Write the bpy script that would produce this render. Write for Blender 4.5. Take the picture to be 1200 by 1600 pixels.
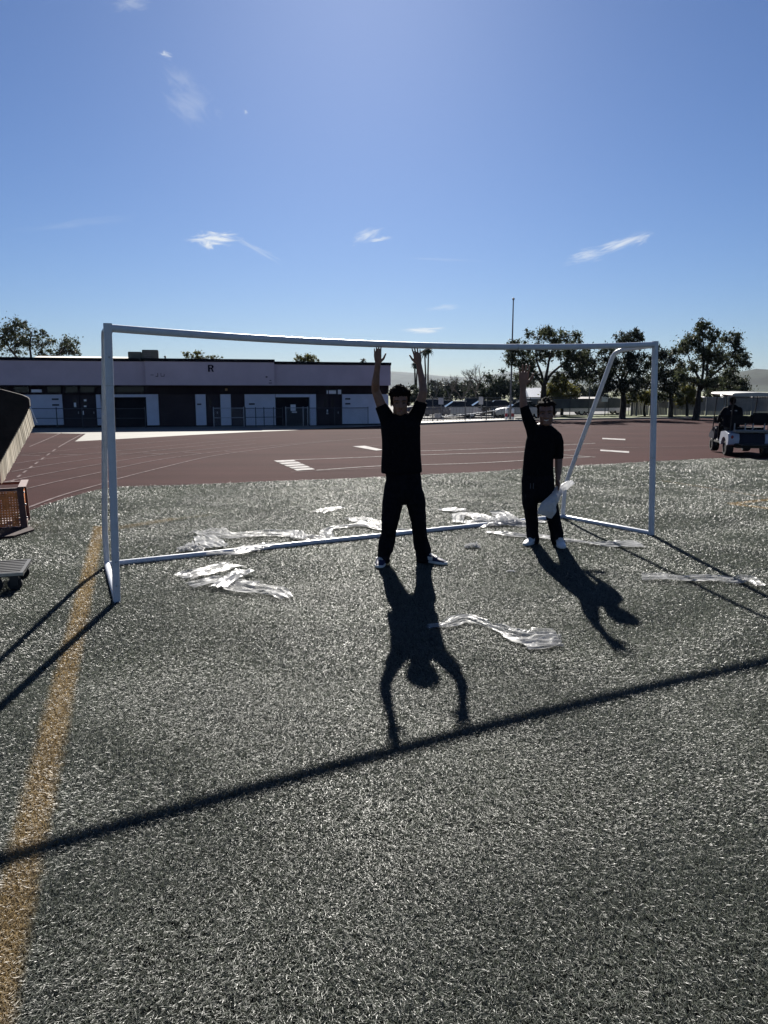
import bpy, bmesh, math, random
import numpy as np
from mathutils import Vector, Matrix, noise

random.seed(7); RNG = np.random.default_rng(11)
for o in list(bpy.data.objects): bpy.data.objects.remove(o)
SC = bpy.context.scene
COL = SC.collection

# ------------------------------------------------------------------ camera
FPX, HORIZON, HC = 1160.0, 608.0, 1.70          # focal length (pixels of a 1200x1600 frame), horizon row, eye height
PITCH = math.atan((800 - HORIZON) / FPX)
cam = bpy.data.cameras.new('camera'); camo = bpy.data.objects.new('camera', cam); COL.objects.link(camo)
cam.sensor_fit = 'VERTICAL'; cam.sensor_height = 36.0; cam.lens = 36.0 * FPX / 1600
cam.clip_start = 0.05; cam.clip_end = 9000
camo.location = (0, 0, HC); camo.rotation_euler = (math.pi / 2 - PITCH, 0, 0)
SC.camera = camo

# ------------------------------------------------------------------ light
SUN_EL, SUN_AZ = math.radians(30.1), math.radians(-1.7)   # azimuth measured from +Y towards +X
SUN_DIR = Vector((math.sin(SUN_AZ) * math.cos(SUN_EL), math.cos(SUN_AZ) * math.cos(SUN_EL), math.sin(SUN_EL)))
sl = bpy.data.lights.new('sun', 'SUN'); so = bpy.data.objects.new('sun', sl); COL.objects.link(so)
sl.energy = 5.0; sl.angle = math.radians(0.53); sl.color = (1.0, 0.955, 0.88)
so.rotation_euler = (-SUN_DIR).to_track_quat('-Z', 'Y').to_euler(); so.location = (0, 0, 60)
SC.view_settings.view_transform = 'Standard'; SC.view_settings.look = 'None'
SC.view_settings.exposure = 1.5; SC.view_settings.gamma = 1.0
SC.cycles.max_bounces = 6; SC.cycles.transparent_max_bounces = 12
SC.cycles.sample_clamp_indirect = 6.0

_c, _s = math.cos(PITCH), math.sin(PITCH)
def ray(u, v):
    x = (u - 600) / FPX; y = (800 - v) / FPX
    return Vector((x, _c + y * _s, -_s + y * _c))
def zg(y):
    """height of the ground: level around the goal, falling gently away past the turf"""
    def f(t):                                   # smooth ramp
        return 0 if t <= 0 else (t * t / 8 if t < 4 else t - 2)
    return -0.015 * (f(y - 9) - f(y - 62))
def gp(u, v, dz=0.0):
    r = ray(u, v); a, b = 0.5, 4000.0
    g = lambda t: HC + r.z * t - zg(r.y * t) - dz
    if g(b) > 0: b = 4000.0
    for _ in range(60):
        m = (a + b) / 2
        if g(m) > 0: a = m
        else: b = m
    return Vector((r.x * a, r.y * a, HC + r.z * a))
def at(u, v, Y):
    r = ray(u, v); t = Y / r.y
    return Vector((r.x * t, Y, HC + r.z * t))
def ppm(Y): return FPX / (Y * _c + 0.2)         # pixels per metre at depth Y (near the horizon row)

# ------------------------------------------------------------------ world: sky + thin cirrus
W = bpy.data.worlds.new('World'); SC.world = W; W.use_nodes = True
nt = W.node_tree; nt.nodes.clear()
def N(t, ty, **kw):
    n = t.nodes.new(ty)
    for k, v in kw.items(): setattr(n, k, v)
    return n
def math_n(t, op, a, b=None, c=None):
    n = t.nodes.new('ShaderNodeMath'); n.operation = op
    for i, x in enumerate((a, b, c)):
        if x is None: continue
        if isinstance(x, (int, float)): n.inputs[i].default_value = x
        else: t.links.new(x, n.inputs[i])
    return n.outputs[0]
def smooth_n(t, x, lo, hi):
    n = t.nodes.new('ShaderNodeMapRange'); n.interpolation_type = 'SMOOTHSTEP'
    n.inputs['From Min'].default_value = lo; n.inputs['From Max'].default_value = hi
    t.links.new(x, n.inputs['Value']); return n.outputs['Result']
def dot_n(t, v, w):
    n = t.nodes.new('ShaderNodeVectorMath'); n.operation = 'DOT_PRODUCT'
    t.links.new(v, n.inputs[0]); n.inputs[1].default_value = w; return n.outputs['Value']
wo = N(nt, 'ShaderNodeOutputWorld'); bg = N(nt, 'ShaderNodeBackground')
sky = N(nt, 'ShaderNodeTexSky', sky_type='NISHITA')
sky.sun_disc = False; sky.sun_elevation = SUN_EL; sky.sun_rotation = SUN_AZ
sky.air_density = 1.0; sky.dust_density = 0.3; sky.ozone_density = 2.2; sky.altitude = 100
bg.inputs['Strength'].default_value = 0.05
tc = N(nt, 'ShaderNodeTexCoord'); D = tc.outputs['Generated']
def cloud(px, py, half_w, half_h, tilt, amount, streak, seed):
    """a wisp of cirrus round one direction of the sky; sizes in radians"""
    c = ray(px, py).normalized(); r = c.cross(Vector((0, 0, 1))).normalized(); u = r.cross(c)
    ca, sa = math.cos(tilt), math.sin(tilt)
    r2, u2 = r * ca + u * sa, u * ca - r * sa
    p = math_n(nt, 'DIVIDE', dot_n(nt, D, r2), half_w); q = math_n(nt, 'DIVIDE', dot_n(nt, D, u2), half_h)
    cb = N(nt, 'ShaderNodeCombineXYZ'); nt.links.new(p, cb.inputs[0]); nt.links.new(q, cb.inputs[1]); cb.inputs[2].default_value = seed
    nz = N(nt, 'ShaderNodeTexNoise'); nz.inputs['Scale'].default_value = 1.3; nz.inputs['Detail'].default_value = 9
    nz.inputs['Roughness'].default_value = 0.62; nz.inputs['Distortion'].default_value = 0.9
    mp = N(nt, 'ShaderNodeMapping'); mp.inputs['Scale'].default_value = (1.0, streak, 1.0)
    nt.links.new(cb.outputs[0], mp.inputs[0]); nt.links.new(mp.outputs[0], nz.inputs['Vector'])
    rr = math_n(nt, 'SQRT', math_n(nt, 'ADD', math_n(nt, 'MULTIPLY', p, p), math_n(nt, 'MULTIPLY', q, q)))
    edge = math_n(nt, 'SUBTRACT', math_n(nt, 'MULTIPLY', nz.outputs['Fac'], 2.1), rr)
    m = smooth_n(nt, edge, 0.25, 1.15)
    front = math_n(nt, 'GREATER_THAN', dot_n(nt, D, c), 0.5)
    return math_n(nt, 'MULTIPLY', math_n(nt, 'MULTIPLY', m, front), amount)
R_ = math.radians
masks = [cloud(335, 374, .042, .011, R_(4), 1.25, 1.3, 1.0), cloud(322, 378, .016, .013, R_(-20), 1.2, 1.0, 9.2),
         cloud(400, 388, .050, .006, R_(-27), .30, 1.0, 4.0),
         cloud(572, 368, .026, .011, R_(24), .75, 1.6, 2.0), cloud(592, 374, .020, .004, R_(8), .65, 1.0, 12.0),
         cloud(968, 382, .055, .009, R_(17), .75, 1.5, 3.0), cloud(915, 400, .034, .011, R_(8), .5, 2.0, 7.0),
         cloud(1003, 372, .017, .009, R_(20), .55, 1.2, 8.0),
         cloud(300, 165, .045, .032, R_(-25), .20, 1.6, 5.0), cloud(286, 125, .032, .020, R_(-30), .17, 1.4, 5.5),
         cloud(259, 85, .010, .005, R_(-15), .7, 1.0, 6.0), cloud(384, 175, .004, .004, 0, .45, 1.0, 6.5),
         cloud(662, 516, .040, .006, R_(1), 1.2, 1.0, 11.0), cloud(690, 481, .035, .005, R_(6), .35, 1.0, 13.0),
         cloud(690, 405, .070, .003, R_(-3), .12, 1.0, 14.0), cloud(205, 4, .03, .012, R_(10), .25, 1.3, 15.0),
         cloud(120, 350, .09, .008, R_(10), .10, 1.0, 16.0)]
tint = N(nt, 'ShaderNodeMix', data_type='RGBA', blend_type='MULTIPLY'); tint.inputs[0].default_value = 1.0
nt.links.new(sky.outputs[0], tint.inputs[6]); tint.inputs[7].default_value = (.29, .365, .523, 1)      # white balance of the whole sky
cur = tint.outputs[2]
tot = masks[0]
for m in masks[1:]: tot = math_n(nt, 'MAXIMUM', tot, m)
tot = math_n(nt, 'MINIMUM', tot, .95)
mx = N(nt, 'ShaderNodeMix', data_type='RGBA'); nt.links.new(tot, mx.inputs[0]); nt.links.new(cur, mx.inputs[6])
mx.inputs[7].default_value = (5.7, 6.05, 6.4, 1)
nt.links.new(mx.outputs[2], bg.inputs['Color']); nt.links.new(bg.outputs[0], wo.inputs['Surface'])

# ------------------------------------------------------------------ materials
MATS = {}
def new_mat(name):
    m = bpy.data.materials.new(name); m.use_nodes = True; MATS[name] = m
    return m, m.node_tree, m.node_tree.nodes['Principled BSDF']
def mat(name, col, rough=0.6, var=0.12, scale=6.0, spec=0.4, metal=0.0, bump=0.0, bscale=None, coat=0.0, hue=None, stretch=(1, 1, 1), sheen=0):
    if name in MATS: return MATS[name]
    m, t, p = new_mat(name)
    geo = N(t, 'ShaderNodeNewGeometry'); mp = N(t, 'ShaderNodeMapping'); mp.inputs['Scale'].default_value = stretch
    t.links.new(geo.outputs['Position'], mp.inputs[0])
    nz = N(t, 'ShaderNodeTexNoise'); nz.inputs['Scale'].default_value = scale; nz.inputs['Detail'].default_value = 7
    nz.inputs['Roughness'].default_value = 0.65
    t.links.new(mp.outputs[0], nz.inputs['Vector'])
    mx = N(t, 'ShaderNodeMix', data_type='RGBA')
    a = tuple(c * (1 - var * 1.6) for c in col); b = tuple(min(1, c * (1 + var * 1.6)) for c in (hue or col))
    mx.inputs[6].default_value = (*a, 1); mx.inputs[7].default_value = (*b, 1)
    t.links.new(smooth_n(t, nz.outputs['Fac'], .28, .72), mx.inputs[0])
    t.links.new(mx.outputs[2], p.inputs['Base Color'])
    p.inputs['Roughness'].default_value = rough; p.inputs['Specular IOR Level'].default_value = spec
    p.inputs['Metallic'].default_value = metal; p.inputs['Coat Weight'].default_value = coat
    if sheen: p.inputs['Sheen Weight'].default_value = sheen
    if bump:
        n2 = N(t, 'ShaderNodeTexNoise'); n2.inputs['Scale'].default_value = bscale or scale * 6; n2.inputs['Detail'].default_value = 5
        t.links.new(mp.outputs[0], n2.inputs['Vector'])
        bn = N(t, 'ShaderNodeBump'); bn.inputs['Strength'].default_value = bump; bn.inputs['Distance'].default_value = 0.02
        t.links.new(n2.outputs['Fac'], bn.inputs['Height']); t.links.new(bn.outputs[0], p.inputs['Normal'])
    return m

M_goal = mat('white_painted_aluminium', (.52, .54, .58), .38, .05, 9, .5, bump=.03)
M_bolt = mat('galvanised_bolt', (.45, .46, .48), .35, .1, 30, .5, .8)
M_stucco = mat('mauve_stucco', (.56, .46, .485), .9, .05, .6, .2, bump=.2, bscale=40)
M_cap = mat('dark_cap_flashing', (.010, .009, .012), .8, .1, 3, .1)
M_band = mat('dark_brown_band', (.022, .015, .018), .9, .12, 1.5, .08)
M_wallw = mat('pale_painted_panel', (.56, .58, .64), .75, .05, 1.0, .3, bump=.08)
M_brown = mat('brown_painted_wall', (.042, .032, .037), .95, .10, 1.2, .05, bump=.08)
M_door = mat('brown_painted_door', (.034, .027, .033), .8, .10, 2.0, .1)
M_plinth = mat('dark_plinth', (.012, .012, .017), .9, .15, 2, .05)
M_glass = mat('dark_window_glass', (.015, .018, .022), .12, .1, 2, .3)
M_plaque = mat('dark_plaque', (.02, .02, .03), .5, .1, 9)
M_white = mat('white_paint', (.78, .78, .77), .5, .04, 5)
M_letter = mat('navy_letter', (.004, .005, .016), .9, .05, 9, .02)
M_roof = mat('cream_roofing', (.62, .58, .50), .8, .08, .7)
M_hvac = mat('dark_green_metal', (.025, .035, .033), .5, .15, 3)
M_steel = mat('galvanised_steel', (.33, .35, .38), .45, .12, 8, .5, .6)
M_steeld = mat('dark_steel', (.05, .055, .065), .5, .12, 8, .5, .3)
M_conc = mat('concrete', (.16, .152, .135), .85, .10, .9, .3, bump=.15, bscale=25)
M_asph = mat('asphalt', (.035, .035, .038), .9, .2, .8, .3, bump=.3, bscale=30)
M_dirt = mat('dry_verge', (.08, .07, .045), .95, .25, .8, .1, bump=.4, hue=(.10, .12, .05))
M_bark = mat('bark', (.028, .024, .021), .95, .25, 4, .1, bump=.6, stretch=(1, 1, .25))
M_barkp = mat('pale_bark', (.10, .09, .08), .95, .25, 4, .1, bump=.4)
M_line = mat('worn_white_line', (.26, .245, .24), .85, .25, 5, .05)
M_linef = mat('faded_white_line', (.125, .098, .098), .9, .25, 5, .02)
M_black = mat('black_rubber', (.018, .018, .019), .75, .2, 12, .3, bump=.1)
M_blackm = mat('black_metal', (.02, .02, .022), .45, .15, 8)
M_fabb = mat('black_cotton', (.006, .006, .008), .95, .15, 25, .04, bump=.25, bscale=60)
M_jean = mat('black_denim', (.007, .007, .010), .95, .2, 20, .05, bump=.3, bscale=70)
M_skin = mat('skin', (.20, .105, .070), .6, .10, 18, .35)
M_skin2 = mat('brown_skin', (.19, .098, .068), .55, .10, 18, .4)
M_lip = mat('lip', (.22, .085, .07), .5, .1, 20)
M_hair = mat('black_hair', (.008, .006, .005), .8, .3, 60, .04, bump=.5, bscale=120)
M_hair2 = mat('dark_brown_hair', (.012, .008, .006), .8, .3, 60, .04, bump=.5, bscale=120)
M_eye = mat('eye', (.05, .04, .04), .15, .1, 30, .5)
M_teeth = mat('teeth', (.62, .58, .52), .35, .05, 30)
M_shoew = mat('white_leather', (.60, .60, .60), .5, .08, 12)
M_shoen = mat('navy_leather', (.015, .018, .05), .5, .1, 12)
M_sole = mat('white_sole', (.55, .55, .53), .7, .1, 12)
M_cartw = mat('white_gloss_panel', (.34, .37, .43), .25, .04, 4, .4, coat=.2)
M_cartd = mat('dark_navy_panel', (.007, .009, .022), .5, .1, 4, .2, coat=.05)
M_seat = mat('black_vinyl', (.008, .008, .010), .7, .15, 12, .15, bump=.1)
M_beige = mat('beige_vinyl', (.20, .19, .17), .5, .08, 9)
M_roofc = mat('cream_roof_plastic', (.36, .345, .31), .4, .05, 4)
M_rim = mat('silver_rim', (.50, .50, .50), .3, .1, 9, .5, .8)
M_jack = mat('dark_jacket', (.008, .009, .013), .9, .2, 15, .06, bump=.2)
M_jackg = mat('grey_reflective_stripe', (.45, .45, .45), .5, .1, 15)
M_card = mat('dark_cardboard', (.030, .024, .021), .9, .15, 6, .15, bump=.1)
M_rust = mat('brown_steel', (.085, .038, .032), .6, .2, 8, .4)
M_mesh = mat('orange_perforated_sheet', (.80, .22, .05), .6, .25, 6, .4)
M_maroon = mat('dark_maroon', (.030, .017, .017), .9, .2, 6, .2, bump=.3)
M_alu = mat('bare_aluminium', (.35, .36, .38), .35, .1, 14, .5, .9)
M_fslat = mat('grey_fence_slats', (.19, .175, .165), .8, .14, 1.3)
M_screen = mat('dark_fence_screen', (.10, .105, .11), .85, .15, 1.0)
M_pole = mat('grey_pole', (.14, .14, .15), .5, .1, 4, .4, .3)

def leaf_mat(name, col, trans=.35):
    m, t, p = new_mat(name)
    oi = N(t, 'ShaderNodeNewGeometry')
    nz = N(t, 'ShaderNodeTexNoise'); nz.inputs['Scale'].default_value = .55; nz.inputs['Detail'].default_value = 5
    t.links.new(oi.outputs['Position'], nz.inputs['Vector'])
    mx = N(t, 'ShaderNodeMix', data_type='RGBA')
    mx.inputs[6].default_value = (*(c * .6 for c in col), 1); mx.inputs[7].default_value = (*(c * 1.5 for c in col), 1)
    rnd = oi.outputs['Random Per Island']
    t.links.new(smooth_n(t, math_n(t, 'ADD', math_n(t, 'MULTIPLY', nz.outputs['Fac'], .7), math_n(t, 'MULTIPLY', rnd, .3)), .25, .75), mx.inputs[0])
    t.links.new(mx.outputs[2], p.inputs['Base Color']); p.inputs['Roughness'].default_value = .6; p.inputs['Specular IOR Level'].default_value = .12
    tr = N(t, 'ShaderNodeBsdfTranslucent'); t.links.new(mx.outputs[2], tr.inputs[0])
    ms = N(t, 'ShaderNodeMixShader'); ms.inputs[0].default_value = trans
    t.links.new(p.outputs[0], ms.inputs[1]); t.links.new(tr.outputs[0], ms.inputs[2])
    t.links.new(ms.outputs[0], t.nodes['Material Output'].inputs['Surface']); return m
M_leaf = leaf_mat('eucalyptus_leaves', (.046, .054, .028), .35)
M_leafd = leaf_mat('dark_leaves', (.026, .032, .019), .3)
M_leafy = leaf_mat('yellow_green_leaves', (.085, .080, .020), .4)
M_cardl = leaf_mat('lit_corrugated_board', (.40, .37, .32), .45)  # light on the carton's edge strip, put into a pale translucent colour
M_frond = leaf_mat('palm_fronds', (.03, .038, .022), .2)

# ---- turf and painted lines
def seg_mask(t, pos, a, b, hw, soft, nzv=None):
    a, b = Vector(a[:2]), Vector(b[:2]); d = (b - a); L = d.length; d /= L; n = Vector((-d.y, d.x))
    al = math_n(t, 'SUBTRACT', dot_n(t, pos, (d.x, d.y, 0)), d.dot(a))
    ac = math_n(t, 'ABSOLUTE', math_n(t, 'SUBTRACT', dot_n(t, pos, (n.x, n.y, 0)), n.dot(a)))
    if nzv is not None: ac = math_n(t, 'ADD', ac, nzv)
    m1 = smooth_n(t, ac, hw + soft, hw - soft)
    m2 = smooth_n(t, math_n(t, 'ABSOLUTE', math_n(t, 'SUBTRACT', al, L / 2)), L / 2 + soft, L / 2 - soft)
    return math_n(t, 'MULTIPLY', m1, m2)
LINES = [(gp(155.5, 824), gp(-52, 1750), .062, .030, .92),
         (gp(165, 830), gp(272, 812), .10, .09, .38), (gp(250, 815), gp(330, 806), .07, .08, .15),
         (gp(1032, 752), gp(1240, 786), .045, .02, .35),
         (gp(1142, 789), gp(1290, 772), .07, .03, .9), (gp(1142, 789), gp(1290, 806), .07, .03, .9)]
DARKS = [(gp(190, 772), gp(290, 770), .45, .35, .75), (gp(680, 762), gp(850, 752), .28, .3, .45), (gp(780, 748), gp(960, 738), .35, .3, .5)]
def turf_mat(name, green, yellow, blade):
    m, t, p = new_mat(name)
    geo = N(t, 'ShaderNodeNewGeometry'); pos = geo.outputs['Position']
    nz = N(t, 'ShaderNodeTexNoise'); nz.inputs['Scale'].default_value = 14; nz.inputs['Detail'].default_value = 3
    t.links.new(pos, nz.inputs['Vector'])
    wob = math_n(t, 'MULTIPLY', math_n(t, 'SUBTRACT', nz.outputs['Fac'], .5), .06)
    big = N(t, 'ShaderNodeTexNoise'); big.inputs['Scale'].default_value = .9; big.inputs['Detail'].default_value = 6
    t.links.new(pos, big.inputs['Vector'])
    base = N(t, 'ShaderNodeMix', data_type='RGBA')
    base.inputs[6].default_value = (*(c * .55 for c in green), 1); base.inputs[7].default_value = (*(c * 1.5 for c in green), 1)
    mixv = math_n(t, 'ADD', math_n(t, 'MULTIPLY', geo.outputs['Random Per Island'] if blade else nz.outputs['Fac'], .5), math_n(t, 'MULTIPLY', big.outputs['Fac'], .5))
    t.links.new(smooth_n(t, mixv, .15, .85), base.inputs[0])
    cur = base.outputs[2]
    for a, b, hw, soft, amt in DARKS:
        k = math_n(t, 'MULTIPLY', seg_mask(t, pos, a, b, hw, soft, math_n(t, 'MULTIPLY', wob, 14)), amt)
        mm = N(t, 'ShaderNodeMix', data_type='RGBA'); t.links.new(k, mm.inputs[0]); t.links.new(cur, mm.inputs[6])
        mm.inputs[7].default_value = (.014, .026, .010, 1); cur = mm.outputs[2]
    for a, b, hw, soft, amt in LINES:
        k = math_n(t, 'MULTIPLY', seg_mask(t, pos, a, b, hw, soft, wob), amt)
        mm = N(t, 'ShaderNodeMix', data_type='RGBA'); t.links.new(k, mm.inputs[0]); t.links.new(cur, mm.inputs[6])
        mm.inputs[7].default_value = (*yellow, 1); cur = mm.outputs[2]
    t.links.new(cur, p.inputs['Base Color'])
    p.inputs['Roughness'].default_value = .42 if blade else .9
    p.inputs['Specular IOR Level'].default_value = .66 if blade else .05
    if blade:
        tr = N(t, 'ShaderNodeBsdfTranslucent'); t.links.new(cur, tr.inputs[0])
        ms = N(t, 'ShaderNodeMixShader'); ms.inputs[0].default_value = .45
        t.links.new(p.outputs[0], ms.inputs[1]); t.links.new(tr.outputs[0], ms.inputs[2])
        t.links.new(ms.outputs[0], t.nodes['Material Output'].inputs['Surface'])
    return m
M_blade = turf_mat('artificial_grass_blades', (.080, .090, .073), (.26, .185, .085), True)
M_turf = turf_mat('shaded_turf_infill', (.008, .009, .008), (.035, .025, .010), False)  # infill nearly black: the shade between the blades is put into its colour

# ---- running track
def track_mat():
    m, t, p = new_mat('maroon_rubber_track')
    geo = N(t, 'ShaderNodeNewGeometry'); pos = geo.outputs['Position']
    a = N(t, 'ShaderNodeTexNoise'); a.inputs['Scale'].default_value = .35; a.inputs['Detail'].default_value = 8; t.links.new(pos, a.inputs['Vector'])
    mp = N(t, 'ShaderNodeMapping'); mp.inputs['Scale'].default_value = (.06, 1.1, 1); t.links.new(pos, mp.inputs[0])
    b = N(t, 'ShaderNodeTexNoise'); b.inputs['Scale'].default_value = 1.0; b.inputs['Detail'].default_value = 5; t.links.new(mp.outputs[0], b.inputs['Vector'])
    c = N(t, 'ShaderNodeTexNoise'); c.inputs['Scale'].default_value = 90; c.inputs['Detail'].default_value = 3; t.links.new(pos, c.inputs['Vector'])
    f = math_n(t, 'ADD', math_n(t, 'MULTIPLY', a.outputs['Fac'], .4), math_n(t, 'ADD', math_n(t, 'MULTIPLY', b.outputs['Fac'], .35), math_n(t, 'MULTIPLY', c.outputs['Fac'], .25)))
    mx = N(t, 'ShaderNodeMix', data_type='RGBA'); mx.inputs[6].default_value = (.024, .0100, .0102, 1); mx.inputs[7].default_value = (.043, .0185, .0188, 1)
    t.links.new(smooth_n(t, f, .3, .7), mx.inputs[0]); t.links.new(mx.outputs[2], p.inputs['Base Color'])
    p.inputs['Roughness'].default_value = .95; p.inputs['Specular IOR Level'].default_value = .02
    bn = N(t, 'ShaderNodeBump'); bn.inputs['Strength'].default_value = .5; bn.inputs['Distance'].default_value = .01
    t.links.new(c.outputs['Fac'], bn.inputs['Height']); t.links.new(bn.outputs[0], p.inputs['Normal']); return m
M_track = track_mat()

# ---- clear film
def film_mat(name, clear, white, streak=True, tone=.55):
    m, t, p = new_mat(name)
    geo = N(t, 'ShaderNodeNewGeometry')
    nz = N(t, 'ShaderNodeTexNoise'); nz.inputs['Scale'].default_value = 1.0; nz.inputs['Detail'].default_value = 5; nz.inputs['Distortion'].default_value = .9
    if streak:
        uv = N(t, 'ShaderNodeUVMap'); mp = N(t, 'ShaderNodeMapping'); mp.inputs['Scale'].default_value = (6.0, 17.0, 1.0)
        t.links.new(uv.outputs[0], mp.inputs[0]); t.links.new(mp.outputs[0], nz.inputs['Vector'])
    else:
        nz.inputs['Scale'].default_value = 16; t.links.new(geo.outputs['Position'], nz.inputs['Vector'])
    tp = N(t, 'ShaderNodeBsdfTransparent'); tp.inputs[0].default_value = (.95, .95, .95, 1)
    tl = N(t, 'ShaderNodeBsdfTranslucent'); tl.inputs[0].default_value = (tone, tone, tone, 1)
    df = N(t, 'ShaderNodeBsdfDiffuse'); df.inputs[0].default_value = (tone * .85, tone * .86, tone * .88, 1)
    gl = N(t, 'ShaderNodeBsdfGlossy'); gl.inputs['Roughness'].default_value = .30; gl.inputs[0].default_value = (.5, .5, .5, 1)
    bn = N(t, 'ShaderNodeBump'); bn.inputs['Strength'].default_value = .7; bn.inputs['Distance'].default_value = .02
    t.links.new(nz.outputs['Fac'], bn.inputs['Height']); t.links.new(bn.outputs[0], gl.inputs['Normal'])
    a = N(t, 'ShaderNodeMixShader'); a.inputs[0].default_value = .5; t.links.new(tl.outputs[0], a.inputs[1]); t.links.new(df.outputs[0], a.inputs[2])
    b = N(t, 'ShaderNodeMixShader'); b.inputs[0].default_value = .09; t.links.new(a.outputs[0], b.inputs[1]); t.links.new(gl.outputs[0], b.inputs[2])
    c = N(t, 'ShaderNodeMixShader')
    r = math_n(t, 'ADD', math_n(t, 'MULTIPLY', smooth_n(t, nz.outputs['Fac'], .46, .64), white), clear)
    t.links.new(r, c.inputs[0]); t.links.new(tp.outputs[0], c.inputs[1]); t.links.new(b.outputs[0], c.inputs[2])
    t.links.new(c.outputs[0], t.nodes['Material Output'].inputs['Surface']); nt_ = t; t.nodes.remove(p); return m
M_film = film_mat('clear_plastic_film', .36, .34)
M_filmw = film_mat('milky_plastic_film', .56, .34)
M_bag = film_mat('white_plastic_bag', .88, .12, False, .80)

# ------------------------------------------------------------------ mesh helpers
class MB:
    def __init__(s): s.v = []; s.f = []
    def add(s, vs, fs):
        k = len(s.v); s.v += [Vector(q) for q in vs]; s.f += [tuple(i + k for i in f) for f in fs]; return s
    def obox(s, o, ex, ey, ez):
        o, ex, ey, ez = Vector(o), Vector(ex), Vector(ey), Vector(ez)
        return s.add([o, o + ex, o + ex + ey, o + ey, o + ez, o + ex + ez, o + ex + ey + ez, o + ey + ez],
                     [(0, 3, 2, 1), (4, 5, 6, 7), (0, 1, 5, 4), (1, 2, 6, 5), (2, 3, 7, 6), (3, 0, 4, 7)])
    def box(s, x0, x1, y0, y1, z0, z1): return s.obox((x0, y0, z0), (x1 - x0, 0, 0), (0, y1 - y0, 0), (0, 0, z1 - z0))
    def tube(s, pts, rad, n=10, side=None, caps=True, square=0.0, round_ends=False):
        pts = [Vector(p) for p in pts]
        if not isinstance(rad, (list, tuple)): rad = [rad] * len(pts)
        rad = [r if isinstance(r, (list, tuple)) else (r, r) for r in rad]
        if round_ends:
            t0 = (pts[0] - pts[1]).normalized(); t1 = (pts[-1] - pts[-2]).normalized()
            r0, r1 = rad[0], rad[-1]; m0, m1 = min(r0), min(r1)
            a = [(pts[0] + t0 * m0 * h, (r0[0] * w, r0[1] * w)) for h, w in ((.97, .25), (.78, .62), (.45, .89))]
            b = [(pts[-1] + t1 * m1 * h, (r1[0] * w, r1[1] * w)) for h, w in ((.45, .89), (.78, .62), (.97, .25))]
            pts = [q[0] for q in a] + pts + [q[0] for q in b]; rad = [q[1] for q in a] + rad + [q[1] for q in b]
        k = len(s.v); ref = Vector(side) if side is not None else None
        for i, p in enumerate(pts):
            t = (pts[min(i + 1, len(pts) - 1)] - pts[max(i - 1, 0)])
            t = t.normalized() if t.length > 1e-9 else Vector((0, 0, 1))
            if ref is None:
                ref = Vector((0, 0, 1)) if abs(t.z) < .9 else Vector((1, 0, 0))
            a = ref - t * ref.dot(t)
            if a.length < 1e-6: a = t.orthogonal()
            a.normalize(); b = t.cross(a)
            if side is None: ref = a
            for j in range(n):
                th = 2 * math.pi * (j + .5) / n; c, d = math.cos(th), math.sin(th)
                if square:
                    e = 1 - square * .72
                    c = math.copysign(abs(c) ** e, c); d = math.copysign(abs(d) ** e, d)
                s.v.append(p + a * c * rad[i][0] + b * d * rad[i][1])
        for i in range(len(pts) - 1):
            for j in range(n):
                j2 = (j + 1) % n
                s.f.append((k + i * n + j, k + i * n + j2, k + (i + 1) * n + j2, k + (i + 1) * n + j))
        if caps:
            s.f.append(tuple(k + j for j in reversed(range(n)))); e = k + (len(pts) - 1) * n
            s.f.append(tuple(e + j for j in range(n)))
        return s
    def ball(s, c, r, ex=(1, 0, 0), ey=(0, 1, 0), ez=(0, 0, 1), nu=14, nv=9):
        c, ex, ey, ez = Vector(c), Vector(ex), Vector(ey), Vector(ez); r = r if isinstance(r, (list, tuple)) else (r, r, r)
        k = len(s.v); s.v.append(c - ez * r[2])
        for i in range(1, nv):
            ph = -math.pi / 2 + math.pi * i / nv
            for j in range(nu):
                th = 2 * math.pi * j / nu
                s.v.append(c + ex * r[0] * math.cos(ph) * math.cos(th) + ey * r[1] * math.cos(ph) * math.sin(th) + ez * r[2] * math.sin(ph))
        s.v.append(c + ez * r[2]); top = len(s.v) - 1
        for j in range(nu):
            j2 = (j + 1) % nu
            s.f.append((k, k + 1 + j2, k + 1 + j)); s.f.append((top, top - nu + j, top - nu + j2))
            for i in range(nv - 2): s.f.append((k + 1 + i * nu + j, k + 1 + i * nu + j2, k + 1 + (i + 1) * nu + j2, k + 1 + (i + 1) * nu + j))
        return s
    def prism(s, poly, ex):
        poly = [Vector(p) for p in poly]; ex = Vector(ex); n = len(poly); k = len(s.v)
        s.v += poly + [p + ex for p in poly]
        s.f.append(tuple(k + i for i in reversed(range(n)))); s.f.append(tuple(k + n + i for i in range(n)))
        for i in range(n): j = (i + 1) % n; s.f.append((k + i, k + j, k + n + j, k + n + i))
        return s
    def grid(s, rows):
        k = len(s.v); n = len(rows[0])
        for r in rows: s.v += [Vector(p) for p in r]
        for i in range(len(rows) - 1):
            for j in range(n - 1): s.f.append((k + i * n + j, k + i * n + j + 1, k + (i + 1) * n + j + 1, k + (i + 1) * n + j))
        return s

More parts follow.
